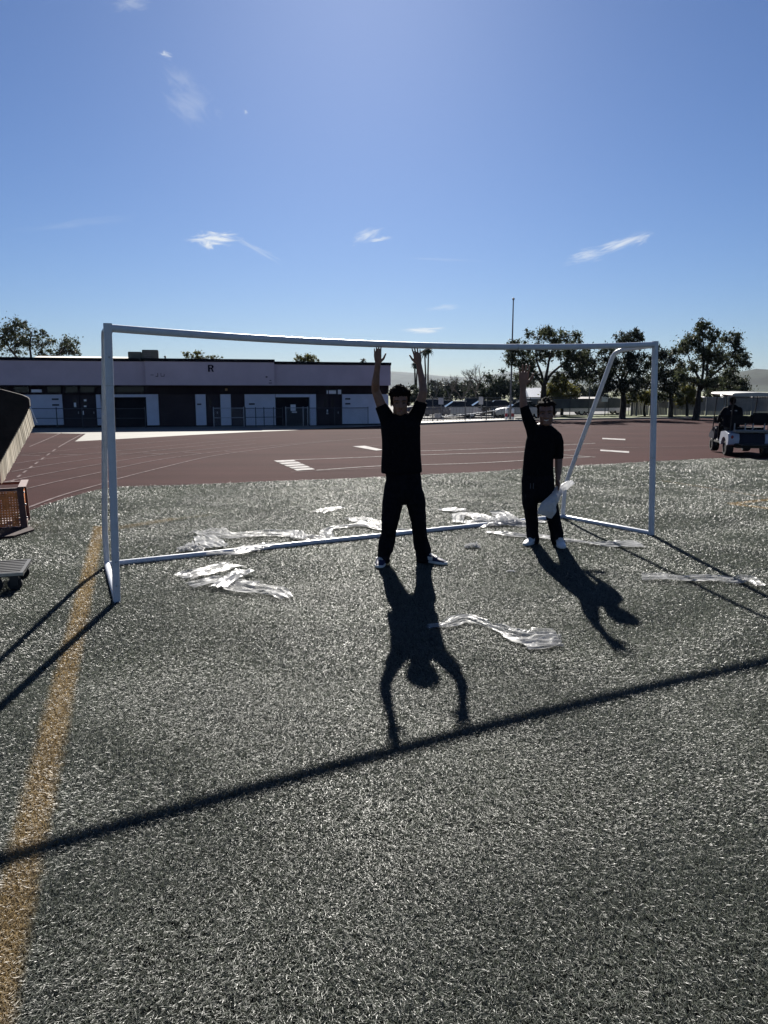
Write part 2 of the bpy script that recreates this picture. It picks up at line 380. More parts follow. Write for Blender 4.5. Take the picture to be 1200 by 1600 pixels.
ORG = {}
def thing(name, label, cat, loc=(0, 0, 0), rz=0.0, group=None):
    o = bpy.data.objects.new(name, None); COL.objects.link(o); o.location = loc; o.rotation_euler = (0, 0, rz)
    o.empty_display_size = .2
    o['label'] = label; o['category'] = cat
    if group: o['group'] = group
    ORG[o.name] = (Vector(loc), rz); return o
def tag(o, label, cat, group=None):
    o['label'] = label; o['category'] = cat
    if group: o['group'] = group
    return o
def obj(name, mb, m, parent=None, smooth=True, local=False, kind=None, label=None, bevel=0.0, angle=40):
    """links the collected shapes as ONE mesh object; shapes are in world space unless local"""
    vs = mb.v
    if parent is not None:
        root = parent
        while root.parent is not None: root = root.parent
        loc, rz = ORG[root.name]
        if not local:
            R = Matrix.Rotation(-rz, 3, 'Z'); vs = [R @ (v - loc) for v in vs]
        off = Vector((0, 0, 0))
    else:
        vs = list(vs); lo = Vector((sum(v.x for v in vs) / len(vs), sum(v.y for v in vs) / len(vs), min(v.z for v in vs)))
        vs = [v - lo for v in vs]; off = lo
    me = bpy.data.meshes.new(name); me.from_pydata([tuple(v) for v in vs], [], mb.f); me.update()
    bm = bmesh.new(); bm.from_mesh(me); bmesh.ops.recalc_face_normals(bm, faces=bm.faces)
    if bevel: bmesh.ops.bevel(bm, geom=list(bm.edges), offset=bevel, segments=2, affect='EDGES', clamp_overlap=True)
    bm.to_mesh(me); bm.free()
    if smooth:
        me.shade_smooth() if hasattr(me, 'shade_smooth') else None
        me.set_sharp_from_angle(angle=math.radians(angle))
    me.materials.append(m); o = bpy.data.objects.new(name, me); COL.objects.link(o); o.location = off
    if parent is not None: o.parent = parent
    if kind: o['kind'] = kind
    if label: o['label'] = label
    return o
def npmesh(name, V, F, m):
    """mesh from numpy arrays: V (n,3), F (k,4) or (k,3)"""
    me = bpy.data.meshes.new(name); k, w = F.shape
    me.vertices.add(len(V)); me.vertices.foreach_set('co', np.ascontiguousarray(V, dtype=np.float32).ravel())
    me.loops.add(k * w); me.loops.foreach_set('vertex_index', np.ascontiguousarray(F, dtype=np.int32).ravel())
    me.polygons.add(k); me.polygons.foreach_set('loop_start', np.arange(0, k * w, w, dtype=np.int32))
    me.update(calc_edges=True); me.materials.append(m)
    o = bpy.data.objects.new(name, me); COL.objects.link(o); return o
def remesh(mb, voxel, iters=3):
    me = bpy.data.meshes.new('tmp'); me.from_pydata([tuple(v) for v in mb.v], [], mb.f); me.update()
    o = bpy.data.objects.new('tmp', me); COL.objects.link(o)
    r = o.modifiers.new('r', 'REMESH'); r.mode = 'VOXEL'; r.voxel_size = voxel
    s = o.modifiers.new('s', 'SMOOTH'); s.factor = .5; s.iterations = iters
    ev = o.evaluated_get(bpy.context.evaluated_depsgraph_get()); em = ev.to_mesh()
    out = MB(); out.v = [v.co.copy() for v in em.vertices]; out.f = [tuple(p.vertices) for p in em.polygons]
    ev.to_mesh_clear(); bpy.data.objects.remove(o); bpy.data.meshes.remove(me); return out
def catmull(pts, n=6):
    pts = [Vector(p) for p in pts]
    if len(pts) < 3: 
        return [pts[0].lerp(pts[1], i / n) for i in range(n + 1)]
    P = [pts[0] * 2 - pts[1]] + pts + [pts[-1] * 2 - pts[-2]]; out = []
    for i in range(1, len(P) - 2):
        a, b, c, d = P[i - 1:i + 3]
        for k in range(n):
            t = k / n
            out.append(.5 * ((2 * b) + (c - a) * t + (2 * a - 5 * b + 4 * c - d) * t * t + (3 * b - a - 3 * c + d) * t ** 3))
    out.append(pts[-1]); return out
def wob(p, sc=1.0): return noise.noise(Vector(p) * sc)

# ------------------------------------------------------------------ ground sheets
def sheet(name, poly, dz, m, parent=None):
    bm = bmesh.new(); f = bm.faces.new([bm.verts.new((p[0], p[1], 0)) for p in poly])
    ys = [p[1] for p in poly]; y = 9.0
    while y < 70:
        if min(ys) < y < max(ys):
            bmesh.ops.bisect_plane(bm, geom=bm.verts[:] + bm.edges[:] + bm.faces[:], plane_co=(0, y, 0), plane_no=(0, 1, 0))
        y += 1.0 if y < 14 else (2.0 if 56 < y < 68 else 6.0)
    bmesh.ops.triangulate(bm, faces=bm.faces)
    for v in bm.verts: v.co.z = zg(v.co.y) + dz
    for fc in bm.faces:
        if fc.normal.z < 0: fc.normal_flip()
    bm.normal_update()
    for fc in bm.faces:
        if fc.normal.z < 0: fc.normal_flip()
    me = bpy.data.meshes.new(name); bm.to_mesh(me); bm.free(); me.materials.append(m)
    o = bpy.data.objects.new(name, me); COL.objects.link(o)
    if parent: o.parent = parent
    else: o['kind'] = 'structure'
    return o
def P2(u, v): return gp(u, v).to_2d()
sheet('ground', [(-3000, -60), (3000, -60), (3000, 3600), (-3000, 3600)], -.02, M_dirt)
# parking lot and apron
sheet('parking_lot', [P2(590, 664), P2(640, 663), P2(815, 655.5), P2(880, 655), (40, 110), (-30, 130), (-40, 60)], -.012, M_asph)
sheet('concrete_apron', [(-45, 25), P2(-60, 690), P2(110, 692), P2(240, 686), P2(400, 676), P2(520, 668), P2(700, 664), P2(610, 655), (-8, 56), (-45, 50)], -.008, M_conc)
# running track
TURF_EDGE = [(-420, 905), (0, 818), (45, 799), (100, 781), (150, 767), (183, 762), (290, 759), (400, 754), (520, 750), (640, 744), (760, 738), (880, 730), (1020, 722), (1130, 716.5), (1200, 719), (1400, 724)]
te = [P2(*p) for p in TURF_EDGE]
sheet('running_track', [(-60, 3), (60, 3), (60, 40), P2(1260, 653), P2(1100, 653), P2(940, 654.5), P2(800, 657), P2(640, 663), P2(600, 664.8), P2(548, 668), P2(450, 672.6), P2(390, 674.8), P2(300, 679.4), P2(200, 685), P2(117, 689.5), P2(134, 677.5), P2(40, 676), P2(-200, 676), (-60, 34)], -.004, M_track)
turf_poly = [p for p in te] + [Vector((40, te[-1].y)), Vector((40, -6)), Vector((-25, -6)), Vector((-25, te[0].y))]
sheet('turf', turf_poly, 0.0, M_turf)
# pale kerb strip that closes the track on the far side
kb = MB()
for a, b in (((640, 664.5), (800, 658)), ((800, 658), (940, 655.5)), ((940, 655.5), (1100, 653.5)), ((1100, 653.5), (1300, 653))):
    p, q = gp(*a), gp(*b); d = (q - p).normalized(); nrm = Vector((-d.y, d.x, 0))
    kb.obox(p + Vector((0, 0, -.05)), q - p, nrm * .3, (0, 0, .17))
k = obj('kerb', kb, M_conc, smooth=False); k['kind'] = 'structure'
sheet('concrete_path', [P2(590, 664.3), P2(645, 663.3), P2(805, 656.6), P2(805, 653.3), P2(645, 657.5), P2(600, 658)], .004, mat('pale_concrete', (.33, .315, .29), .8, .08, .9, .3))
sheet('grass_verge', [P2(860, 655.3), P2(1000, 654), P2(1000, 649), P2(880, 648.5)], .004, mat('verge_grass', (.07, .085, .03), .9, .3, 1.2, .1, bump=.5))

# painted lines on the track: ribbons a few millimetres over the rubber
def stripe(name, px, wid, m=None, dz=.004):
    pts = catmull([gp(u, v) for u, v in px], 8); mb = MB(); rows = []
    for i, p in enumerate(pts):
        d = pts[min(i + 1, len(pts) - 1)] - pts[max(i - 1, 0)]; d.z = 0; d.normalize(); nn = Vector((-d.y, d.x, 0)) * wid / 2
        a, b = p + nn, p - nn
        rows.append([(a.x, a.y, zg(a.y) + dz), (b.x, b.y, zg(b.y) + dz)])
    mb.grid(rows); o = obj(name, mb, m or M_linef, smooth=False); o['kind'] = 'structure'; return o
for px, w in (([(20, 804), (45, 793), (100, 773), (160, 756), (183, 748.5), (260, 729), (330, 713), (400, 703), (480, 693), (600, 683), (760, 676)], .055),
              ([(10, 772), (40, 764), (100, 750), (157, 738), (183, 731.5), (270, 715), (390, 700), (520, 688)], .045),
              ([(8, 753), (60, 742.5), (155, 725.5), (260, 709), (400, 693)], .045),
              ([(18, 737), (80, 726), (155, 715.5), (260, 702), (400, 688)], .045),
              ([(25, 724), (80, 716), (160, 707), (280, 695), (420, 682)], .04),
              ([(30, 711), (160, 698), (300, 686)], .035),
              ([(640, 676), (760, 671), (900, 667), (1100, 664)], .05), ([(900, 702), (1000, 699), (1200, 694)], .045),
              ([(880, 668), (1040, 665), (1180, 664)], .05)):
    stripe('lane_line', px, w)
stripe('lane_line', [(96, 676.5), (72, 687), (46, 698)], .05, M_linef)
stripe('lane_line', [(129, 678), (112, 687), (96, 696)], .055, M_linef)
for i in range(9):                                   # dashes that carry that line on towards the grass
    t0, t1 = i / 9, i / 9 + .06
    a = (96 - 82 * t0, 696 + 60 * t0 ** 1.05); b = (96 - 82 * t1, 696 + 60 * t1 ** 1.05)
    stripe('lane_dash', [a, b], .05, M_linef)
for a, b in (((32, 711.5), (62, 712)), ((93, 710), (126, 711)), ((183, 708.5), (200, 709)), ((224, 708), (260, 709.5)), ((288, 707), (314, 708.5)), ((352, 706), (388, 707))):
    stripe('zone_mark', [a, b], .07, M_linef)
# runway marks in the middle
def quad_mark(name, px, m=M_line, dz=.006):
    o = sheet(name, [P2(*p) for p in px], dz, m); return o
for i in range(5):                                    # a block of parallel painted strips
    t0 = i / 5; t1 = t0 + .15
    L = lambda a, b, t: (a[0] + (b[0] - a[0]) * t, a[1] + (b[1] - a[1]) * t)
    A, B, C, Dd = (428, 720), (458, 718.6), (494, 734.5), (466, 736.5)
    quad_mark('runway_block', [L(A, Dd, t0), L(B, C, t0), L(B, C, t1), L(A, Dd, t1)])
quad_mark('runway_block', [(551, 697.6), (570, 696.6), (599, 703), (588, 704.3)])
for px, w, m in (([(458, 718.8), (560, 715), (660, 711), (815, 706.3), (900, 703)], .07, M_line), ([(494, 735), (600, 728), (740, 724), (860, 717), (925, 714)], .06, M_line),
                 ([(570, 696.8), (660, 694.2), (815, 690), (925, 689.5)], .06, M_linef), ([(599, 703.2), (660, 704.7), (815, 698.8), (930, 692.8)], .07, M_line),
                 ([(455, 738), (560, 733), (640, 730)], .04, M_linef), ([(880, 711), (930, 714.5)], .07, M_line)):
    stripe('runway_line', px, w, m, .0065)
quad_mark('runway_bar', [(941, 684.4), (977, 686), (977, 688), (941, 686.2)]); quad_mark('runway_bar', [(938, 702.6), (983, 705.4), (983, 708), (938, 704.8)])

# ------------------------------------------------------------------ turf blades (real geometry, nobody could count them)
def in_poly(X, Y, poly):
    ins = np.zeros(len(X), bool); n = len(poly)
    for i in range(n):
        x0, y0 = poly[i]; x1, y1 = poly[(i + 1) % n]
        if y0 == y1: continue
        c = ((y0 > Y) != (y1 > Y)) & (X < (x1 - x0) * (Y - y0) / (y1 - y0) + x0); ins ^= c
    return ins
zgv = np.vectorize(zg)
def blades():
    Vs, Fs, k = [], [], 0
    polyl = [(p[0], p[1]) for p in turf_poly]
    for y0, y1, dens, w, hgt in ((1.35, 2.6, 52000, .0018, .024), (2.6, 4.2, 36000, .0021, .025), (4.2, 6.5, 19000, .0028, .027), (6.5, 9.5, 10500, .0038, .029), (9.5, 13.0, 6200, .0050, .031), (13.0, 21.0, 3000, .008, .034)):
        hw = .56 * y1 + 2.6; n = int(dens * (y1 - y0) * 2 * hw)
        X = RNG.uniform(-hw, hw, n); Y = RNG.uniform(y0, y1, n)
        edge = .52 * Y + .7; keep = ((np.abs(X) < edge) | ((np.abs(X) < edge + 1.9) & (RNG.random(n) < .28))) & in_poly(X, Y, polyl); X, Y = X[keep], Y[keep]; n = len(X)
        # pile leans in slowly changing directions; each tuft wanders
        fx, fy = X * 3.1, Y * 3.1
        th = 2.0 * np.sin(fx * .7 + 1.3 * np.sin(fy * .55)) + 1.7 * np.cos(fy * .9 + 1.1 * np.sin(fx * .43)) + RNG.normal(0, 1.5, n)
        th2 = th + RNG.normal(0, .7, n)
        h = hgt * RNG.uniform(.55, 1.1, n); ln = RNG.uniform(.35, 1.25, n) * hgt
        ph = RNG.uniform(0, 2 * np.pi, n); ww = w * RNG.uniform(.7, 1.3, n) * np.where(np.abs(X) > .52 * Y + .7, 1.8, 1.0)
        z = zgv(Y)
        sx, sy = np.cos(ph) * ww / 2, np.sin(ph) * ww / 2
        mx_, my_ = X + np.cos(th) * ln * .35, Y + np.sin(th) * ln * .35
        tx, ty = mx_ + np.cos(th2) * ln * .75, my_ + np.sin(th2) * ln * .75
        tz = z + h * RNG.uniform(.55, 1.05, n); mz = z + h * .72
        def st(a, b, c): return np.stack([a, b, c], 1)
        V = np.stack([st(X - sx, Y - sy, z), st(X + sx, Y + sy, z), st(mx_ + sx, my_ + sy, mz), st(mx_ - sx, my_ - sy, mz), st(tx + sx * .35, ty + sy * .35, tz), st(tx - sx * .35, ty - sy * .35, tz)], 1).reshape(-1, 3)
        b = np.arange(n)[:, None] * 6 + k
        F = np.concatenate([b + np.array([0, 1, 2, 3]), b + np.array([3, 2, 4, 5])], 0)
        Vs.append(V); Fs.append(F); k += n * 6
    o = npmesh('turf_grass', np.concatenate(Vs), np.concatenate(Fs), M_blade)
    o['kind'] = 'stuff'; tag(o, 'short grey-green artificial grass blades covering the field', 'grass'); return o
blades()

# ------------------------------------------------------------------ football goal
def goal():
    L, R = gp(182.5, 942), gp(1017.5, 838); RL, RR = gp(167.5, 887), gp(879, 811)
    H0 = at(168, 507, L.y).z - .0; topL = at(168.5, 512.5, L.y); topR = at(1023.5, 538, R.y)
    g = thing('soccer_goal', 'white tubular soccer goal without net, both hands of one man on its bar', 'goal', (L + R) / 2)
    w = .029
    dirb = (R - L).normalized(); up = Vector((0, 0, 1)); dep = Vector((-dirb.y, dirb.x, 0))
    for base, top, s in ((L, topL, 1), (R, topR, -1)):
        p = obj('post', MB().tube([base + up * .0, base.lerp(top, .5), top + up * .028], w, 16, side=dirb, square=.62), M_goal, g, angle=35)
        sl_ = base.lerp(top, .80 if s > 0 else .42)
        obj('joint_sleeve', MB().tube([sl_ - up * .004, sl_ + up * .004], w + .0022, 16, side=dirb, square=.62), M_bolt, p, angle=35)
        for f in (.07, .16, .9):
            q = base.lerp(top, f) - dep * w; obj('bolt', MB().ball(q, .009, nu=8, nv=5), M_bolt, p)
        obj('corner_cap', MB().tube([top - up * .035, top + up * .034], w + .0025, 16, side=dirb, square=.62), M_goal, p, angle=35)
    # crossbar hangs a little in the middle
    pts = []
    for i in range(25):
        t = i / 24; q = topL.lerp(topR, t); q.z -= .075 * (4 * t * (1 - t)) ** 1.0
        pts.append(q)
    cb = obj('crossbar', MB().tube([p for p in pts], w, 18, side=up, square=.35), M_goal, g, angle=35)
    q = pts[16]; obj('joint_sleeve', MB().tube([q - dirb * .006, q + dirb * .006], w + .0022, 18, side=up, square=.35), M_bolt, cb, angle=35)
    # side frames: short top arm, bend, sloping stay, short upright, ground bar
    for base, top, rear, s in ((L, topL, RL, 1), (R, topR, RR, -1)):
        d = (rear - base); dl = d.length; d.normalize()
        arm = .37 * dl
        up_h = .45 if s < 0 else .40
        if s < 0:
            top = top - up * .012; a = top + d * .02; b = top + d * arm * .90 - up * .03; c = top + d * arm * 1.16 - up * .13
            e = rear + up * up_h - d * .02; f = rear + up * .02
            path = catmull([a, top + d * arm * .5 - up * .015, b], 4) + catmull([b, top + d * arm * 1.07 - up * .065, c], 4)[1:] + catmull([c, c.lerp(e, .5), e.lerp(c, .06)], 3)[1:] + [e - up * .05, f]
        else:
            a = top + d * .02; b = top + d * arm * .86; c = top + d * arm * 1.12 - up * .10
            e = rear + up * up_h; f = rear + up * .02
            path = catmull([a, top + d * arm * .5, b], 4) + catmull([b, top + d * arm * 1.03 - up * .035, c], 4)[1:] + [c.lerp(e, .5), e.lerp(c, .06), e - up * .05, f]
        st = obj('back_stay', MB().tube(path, .026, 14), M_goal, g)
        for t in (.35, .75):
            q = c.lerp(e, t) + Vector((0, -.031, .0)); obj('net_clip', MB().ball(q, .011, nu=8, nv=5), M_goal, st)
        obj('ground_side_bar', MB().tube([base + up * .036 + d * .03, base.lerp(rear, .5) + up * .034, rear + up * .034], .028, 14, round_ends=True), M_goal, g)
    mid = RL.lerp(RR, .5)
    obj('rear_ground_bar', MB().tube([RL + up * .034, RL.lerp(RR, .25) + up * .034, mid + up * .034, RR + up * .034], .028, 14), M_goal, g)
    for t in (.34, .67):
        q = RL.lerp(RR, t) + up * .034; obj('bar_joint', MB().tube([q - dirb * .05, q + dirb * .05], 0.0305, 14), M_goal, g)
    return L, R, topL, topR, pts
GL, GR, TL, TR, BAR = goal()
def bar_under(x):
    for a, b in zip(BAR[:-1], BAR[1:]):
        if a.x <= x <= b.x: return a.lerp(b, (x - a.x) / (b.x - a.x)) - Vector((0, 0, .029))

# ------------------------------------------------------------------ people
def hand(mb, wrist, tipdir, across, normal, length=.185, spread=.10, curl=.25, thumb_side=1, sc=1.0, curls=None):
    """palm with five separate, bent fingers. across: from little finger to index; normal: out of the palm"""
    t, a, n = Vector(tipdir).normalized(), Vector(across).normalized(), Vector(normal).normalized()
    k = length / .172
    pal = [wrist - t * .02 * k, wrist + t * .01 * k, wrist + t * .045 * k, wrist + t * .085 * k, wrist + t * .100 * k]
    mb.tube(pal, [(.026 * k, .019 * k), (.028 * k, .018 * k), (.038 * k, .016 * k), (.041 * k, .014 * k), (.038 * k, .011 * k)], 14, side=a, round_ends=True)
    for i, (off, ln, r) in enumerate(((-.031, .058, .0068), (-.0105, .074, .0078), (.0105, .080, .0082), (.031, .072, .0080))):
        base = wrist + t * .088 * k + a * off * k
        d = (t + a * (off / .031) * spread).normalized(); c = curl if curls is None else curls[i]
        pts = [base]; ang = c * .35
        for seg, f in enumerate((.42, .32, .26)):
            dd = d * math.cos(ang) + n * math.sin(ang); pts.append(pts[-1] + dd * ln * f * k); ang += c
        mb.tube(pts, [r * k * 1.08, r * k * 1.0, r * k * .95, r * k * .78], 9, round_ends=True)
    b = wrist + t * .022 * k + a * .026 * k * thumb_side
    d1 = (t * .62 + a * .72 * thumb_side + n * .25).normalized(); d2 = (t * .9 + a * .35 * thumb_side + n * .3).normalized()
    mb.tube([b, b + d1 * .038 * k, b + d1 * .038 * k + d2 * .032 * k, b + d1 * .038 * k + d2 * .056 * k], [.0135 * k, .0115 * k, .0095 * k, .0075 * k], 10, round_ends=True)

def head(mb, c, fwd, up, k=1.0):
    """skull, jaw, nose, brow, lips, ears; c = centre of the head, fwd = where the face looks"""
    f, u = Vector(fwd).normalized(), Vector(up).normalized(); r = f.cross(u).normalized(); u = r.cross(f)
    P = lambda x, y, z: c + (r * x + f * y + u * z) * k
    B = lambda x, y, z, rx, ry, rz: mb.ball(P(x, y, z), (rx * k, ry * k, rz * k), r, f, u)
    B(0, -.012, .028, .074, .092, .086)        # skull
    B(0, .028, -.03, .062, .058, .075)         # face
    B(0, .048, -.085, .036, .034, .027)        # chin
    B(.036, .015, -.066, .026, .045, .032); B(-.036, .015, -.066, .026, .045, .032)    # jaw
    B(.040, .055, -.022, .022, .020, .018); B(-.040, .055, -.022, .022, .020, .018)    # cheeks
    mb.tube([P(0, .078, .018), P(0, .095, -.012), P(0, .102, -.028)], [(.009 * k, .009 * k), (.011 * k, .012 * k), (.014 * k, .012 * k)], 10, side=r, round_ends=True)
    B(.012, .086, -.032, .009, .010, .008); B(-.012, .086, -.032, .009, .010, .008)
    mb.tube([P(-.045, .062, .026), P(0, .080, .028), P(.045, .062, .026)], .010 * k, 8, round_ends=True)  # brow
    for s in (-1, 1): mb.ball(P(s * .076, -.012, -.008), (.009 * k, .020 * k, .031 * k), r, f, u)
    return P, r, f, u
def face_bits(parent, P, r, f, u, k, hairm, smile):
    for s in (-1, 1):
        obj('eye', MB().ball(P(s * .031, .074, .006), (.0115 * k, .0075 * k, .0050 * k), r, f, u, 10, 6), M_eye, parent)
        obj('eyebrow', MB().tube([P(s * .014, .083, .025), P(s * .031, .084, .030), P(s * .050, .070, .026)], [.0022 * k, .0030 * k, .0016 * k], 7, round_ends=True), hairm, parent)
    obj('lips', MB().tube([P(-.027, .072, -.054), P(0, .084, -.060), P(.027, .072, -.054)], [.003 * k, .0065 * k, .003 * k], 8, round_ends=True), M_lip, parent)
    if smile:
        obj('teeth', MB().tube([P(-.020, .078, -.0535), P(0, .089, -.058), P(.020, .078, -.0535)], [.0028 * k, .0055 * k, .0028 * k], 8, round_ends=True), M_teeth, parent)
def hair_cap(P, r, f, u, k, fringe, wild, seed, vol=1.0):
    mb = MB(); rn = random.Random(seed)
    mb.ball(P(0, -.036, .046), (.081 * k * vol, .092 * k, .086 * k * vol), r, f, u, 18, 12)
    mb.ball(P(0, -.055, .0), (.074 * k, .058 * k, .075 * k), r, f, u)
    for s in (-1, 1): mb.ball(P(s * .070, -.005, .025), (.014 * k, .040 * k, .045 * k), r, f, u)
    for i in range(130):                          # tufts
        th = rn.uniform(-math.pi, math.pi); el = rn.uniform(.12, 1.5)
        d = r * math.cos(el) * math.sin(th) + f * math.cos(el) * math.cos(th) + u * math.sin(el)
        if d.dot(f) > .55 and d.dot(u) < .5: continue
        p = P(0, -.036, .046) + Vector(d) * .076 * k * vol
        e = (Vector(d) * .55 + f * .25 * rn.uniform(-.3, 1) + r * rn.uniform(-.6, .6) + u * rn.uniform(-.1, .4)).normalized()
        l = rn.uniform(.018, .034) * wild * k
        mb.tube([p, p + e * l * .6, p + (e + u * -.15).normalized() * l], [.013 * k, .009 * k, .003 * k], 6, round_ends=True)
    for i in range(22):                           # fringe
        x = -.062 + .124 * i / 21; p = P(x, .036 - abs(x) * .35, .105)
        mb.tube([p, P(x * 1.05, .068 - abs(x) * .45, .092), P(x * 1.06 + rn.uniform(-.006, .006), .076 - abs(x) * .5, .084 - fringe * rn.uniform(.6, 1.2))], [.011 * k, .0095 * k, .004 * k], 6, round_ends=True)
    return mb
def shoe(parent, heel, heading, length, upper_m, accent_m, seed=0):
    """low sneaker: sole, upper, accent panels and laces; heel is a ground point"""
    d = Vector((math.cos(heading), math.sin(heading), 0)); s = Vector((-d.y, d.x, 0)); u = Vector((0, 0, 1)); L = length
    def ring(y, hw, z0, z1, n=12):
        out = []
        for i in range(n):
            t = 2 * math.pi * i / n; out.append(heel + d * y * L + s * hw * math.cos(t) + u * ((z0 + z1) / 2 + (z1 - z0) / 2 * math.sin(t)))
        return out
    up = MB(); rows = [ring(y, hw, .022, z) for y, hw, z in ((.0, .020, .075), (.03, .033, .100), (.15, .037, .108), (.30, .037, .105), (.45, .041, .088), (.62, .046, .070), (.80, .045, .056), (.94, .034, .044), (1.0, .015, .034))]
    k = 12
    for r_ in rows: up.v += r_
    for i in range(len(rows) - 1):
        for j in range(k): up.f.append((i * k + j, i * k + (j + 1) % k, (i + 1) * k + (j + 1) % k, (i + 1) * k + j))
    up.f.append(tuple(range(k))); up.f.append(tuple((len(rows) - 1) * k + j for j in reversed(range(k))))
    so_ = obj('shoe', up, upper_m, parent)
    sl = MB(); prof = [(.0, .022), (.04, .036), (.25, .039), (.45, .043), (.65, .050), (.85, .047), (.97, .032), (1.02, .012)]
    poly = [heel + d * y * L + s * w for y, w in prof] + [heel + d * y * L - s * w for y, w in reversed(prof)]
    sl.prism([p + u * .012 for p in poly], u * .024); obj('sole', sl, M_sole, so_, bevel=.004)
    for sg in (-1, 1):
        for y0, y1 in ((.02, .2), (.36, .56)):
            pp = []
            for y in (y0, y1):
                hw = np.interp(y, [0, .03, .15, .3, .45, .62], [.02, .033, .037, .037, .041, .046])
                pp.append(heel + d * y * L + s * sg * (hw + .002))
            obj('side_panel', MB().obox(pp[0] + u * .042, pp[1] - pp[0], s * sg * .003, u * .034), accent_m, so_)
    lc = MB()
    for i in range(5):
        y = .40 + .055 * i; z = np.interp(y, [.3, .45, .62, .8], [.105, .088, .070, .056]) + .003
        lc.tube([heel + d * y * L - s * .022 + u * (z - .006), heel + d * (y + .02) * L + u * (z + .002), heel + d * y * L + s * .022 + u * (z - .006)], .004, 6)
    obj('laces', lc, M_shoew, so_)

def man_under_bar():
    Y0 = gp(632, 886).y; S = ppm(Y0) * .985; px = lambda v: v / S
    P = lambda u, v, d=0.0: at(u, v, Y0 + d)
    root = thing('person', 'man in black t-shirt and baggy black trousers pressing both hands up against the goal bar', 'person', (P(632, 886).x, Y0, zg(Y0)))
    X = Vector((1, 0, 0)); F = Vector((0, -1, 0)); U = Vector((0, 0, 1))
    body = MB()
    hc_ = P(625, 629, -.02); k = 1.07
    Pt, r, f, u = head(body, hc_, F + Vector((.03, 0, -.12)), U, k)
    body.tube([P(626, 655, .015), P(625.5, 645, .01), P(625, 634, .0)], [px(9.6), px(8.4), px(8.6)], 14, round_ends=True)
    # torso core inside the shirt
    body.tube([P(627, 735), P(627, 700), P(626.5, 668), P(626, 655)], [(px(22), .09), (px(21), .09), (px(24), .10), (px(20), .08)], 16, side=X, round_ends=True)
    # arms
    uL = bar_under(P(590, 540).x); uR = bar_under(P(650.5, 541).x)
    dyL = uL.y - Y0; dyR = uR.y - Y0
    wL = P(590.5, 568.5, dyL); wR = P(654.5, 569.5, dyR)
    body.tube([P(606, 655, 0), P(596, 634, -.02), P(586.8, 610, -.03)], [px(8.5), px(7.6), px(6.3)], 14, round_ends=True)
    body.tube([P(586.8, 610, -.03), P(586.8, 598, (dyL - .03) * .5), P(588.5, 583, dyL * .8), wL], [px(6.2), px(6.1), px(4.7), (px(4.3), px(3.4))], 14, side=X, round_ends=True)
    body.tube([P(646, 655, 0), P(656, 634, -.02), P(661.5, 613, -.03)], [px(8.5), px(7.6), px(6.3)], 14, round_ends=True)
    body.tube([P(661.5, 613, -.03), P(660.5, 600, (dyR - .03) * .5), P(657.5, 585, dyR * .8), wR], [px(6.2), px(6.0), px(4.7), (px(4.3), px(3.4))], 14, side=X, round_ends=True)
    tL = Vector((uL.x, uL.y, uL.z)) - wL; tR = Vector((uR.x, uR.y, uR.z)) - wR
    hand(body, wL, tL, X * .92 + F * .38, F * -.92 + X * .38, tL.length + .018, .05, .06, 1)
    hand(body, wR, tR + X * .0, -X * .98 + F * .2, F * -.98 - X * .2, tR.length + .018, .13, .06, 1)
    # ankles and feet inside the trousers and shoes
    fl, fr = gp(596.5, 884), gp(657, 880)
    body.tube([P(616, 752), P(608, 820, .02), Vector((fl.x, fl.y, .09))], [px(8), px(6), px(4.5)], 12, round_ends=True)
    body.tube([P(643, 752), P(655, 820, .02), Vector((fr.x, fr.y, .09))], [px(8), px(6), px(4.5)], 12, round_ends=True)
    bo = obj('body', remesh(body, .0048, 2), M_skin, root)
    face_bits(bo, Pt, r, f, u, k, M_hair, False)
    obj('hair', remesh(hair_cap(Pt, r, f, u, k, .024, 1.0, 3, 1.10), .0045, 3), M_hair, root)
    st = MB(); rn = random.Random(5)              # stray strands that catch the sun
    for i in range(26):
        b = Pt(rn.uniform(-.06, .06), rn.uniform(-.06, .05), .118); e = Vector((rn.uniform(-1, 1.2), rn.uniform(-.4, .4), rn.uniform(.1, .9))).normalized()
        st.tube([b, b + e * .025, b + e * .045 + Vector((rn.uniform(-.01, .02), 0, -.006))], [.0028, .002, .0009], 5)
    obj('hair_strands', st, M_hair, root)
    # shirt
    sh = MB()
    sh.tube([P(627.8, 738.5), P(627.6, 728), P(627, 708), P(626.5, 685), P(626, 668), P(625.8, 657), P(625.6, 650), P(625.5, 646)],
            [(px(31.5), .150), (px(31), .148), (px(29.6), .140), (px(29.2), .138), (px(30), .136), (px(27), .120), (px(19), .092), (px(11.5), .070)], 26, side=X)
    sh.tube([P(608, 660, .0), P(601, 646, -.01), P(594.2, 633, -.02)], [px(13), px(10.8), px(9.0)], 16)
    sh.tube([P(644, 660, .0), P(652.5, 644, -.01), P(658.8, 627, -.02)], [px(13), px(10.8), px(9.0)], 16)
    shm = remesh(sh, .0065, 12)
    for v in shm.v:                                # folds
        v += Vector((1, .8, 0)) * .007 * wob((v.x * 9, v.y * 9, v.z * 3.5)) + Vector((0, .006, 0)) * wob((v.x * 22, 3, v.z * 16))
    obj('t_shirt', shm, M_fabb, root)
    # trousers
    tr = MB(); dl, dr = fl.y - Y0, fr.y - Y0
    tr.tube([P(629, 733), P(630, 748), P(631, 768)], [(px(26), .125), (px(27.5), .135), (px(27), .13)], 24, side=X, round_ends=True)
    tr.tube([P(617, 755), P(613.5, 785, .0), P(609.5, 815, dl * .3 - .02), P(607, 835, dl * .6), P(604.5, 850, dl * .8 + .01), P(600.5, 866, dl), P(598.5, 878, dl)],
            [(px(15), .105), (px(16.3), .11), (px(13.3), .10), (px(11.4), .09), (px(12.6), .10), (px(10.8), .085), (px(10.6), .085)], 18, side=X)
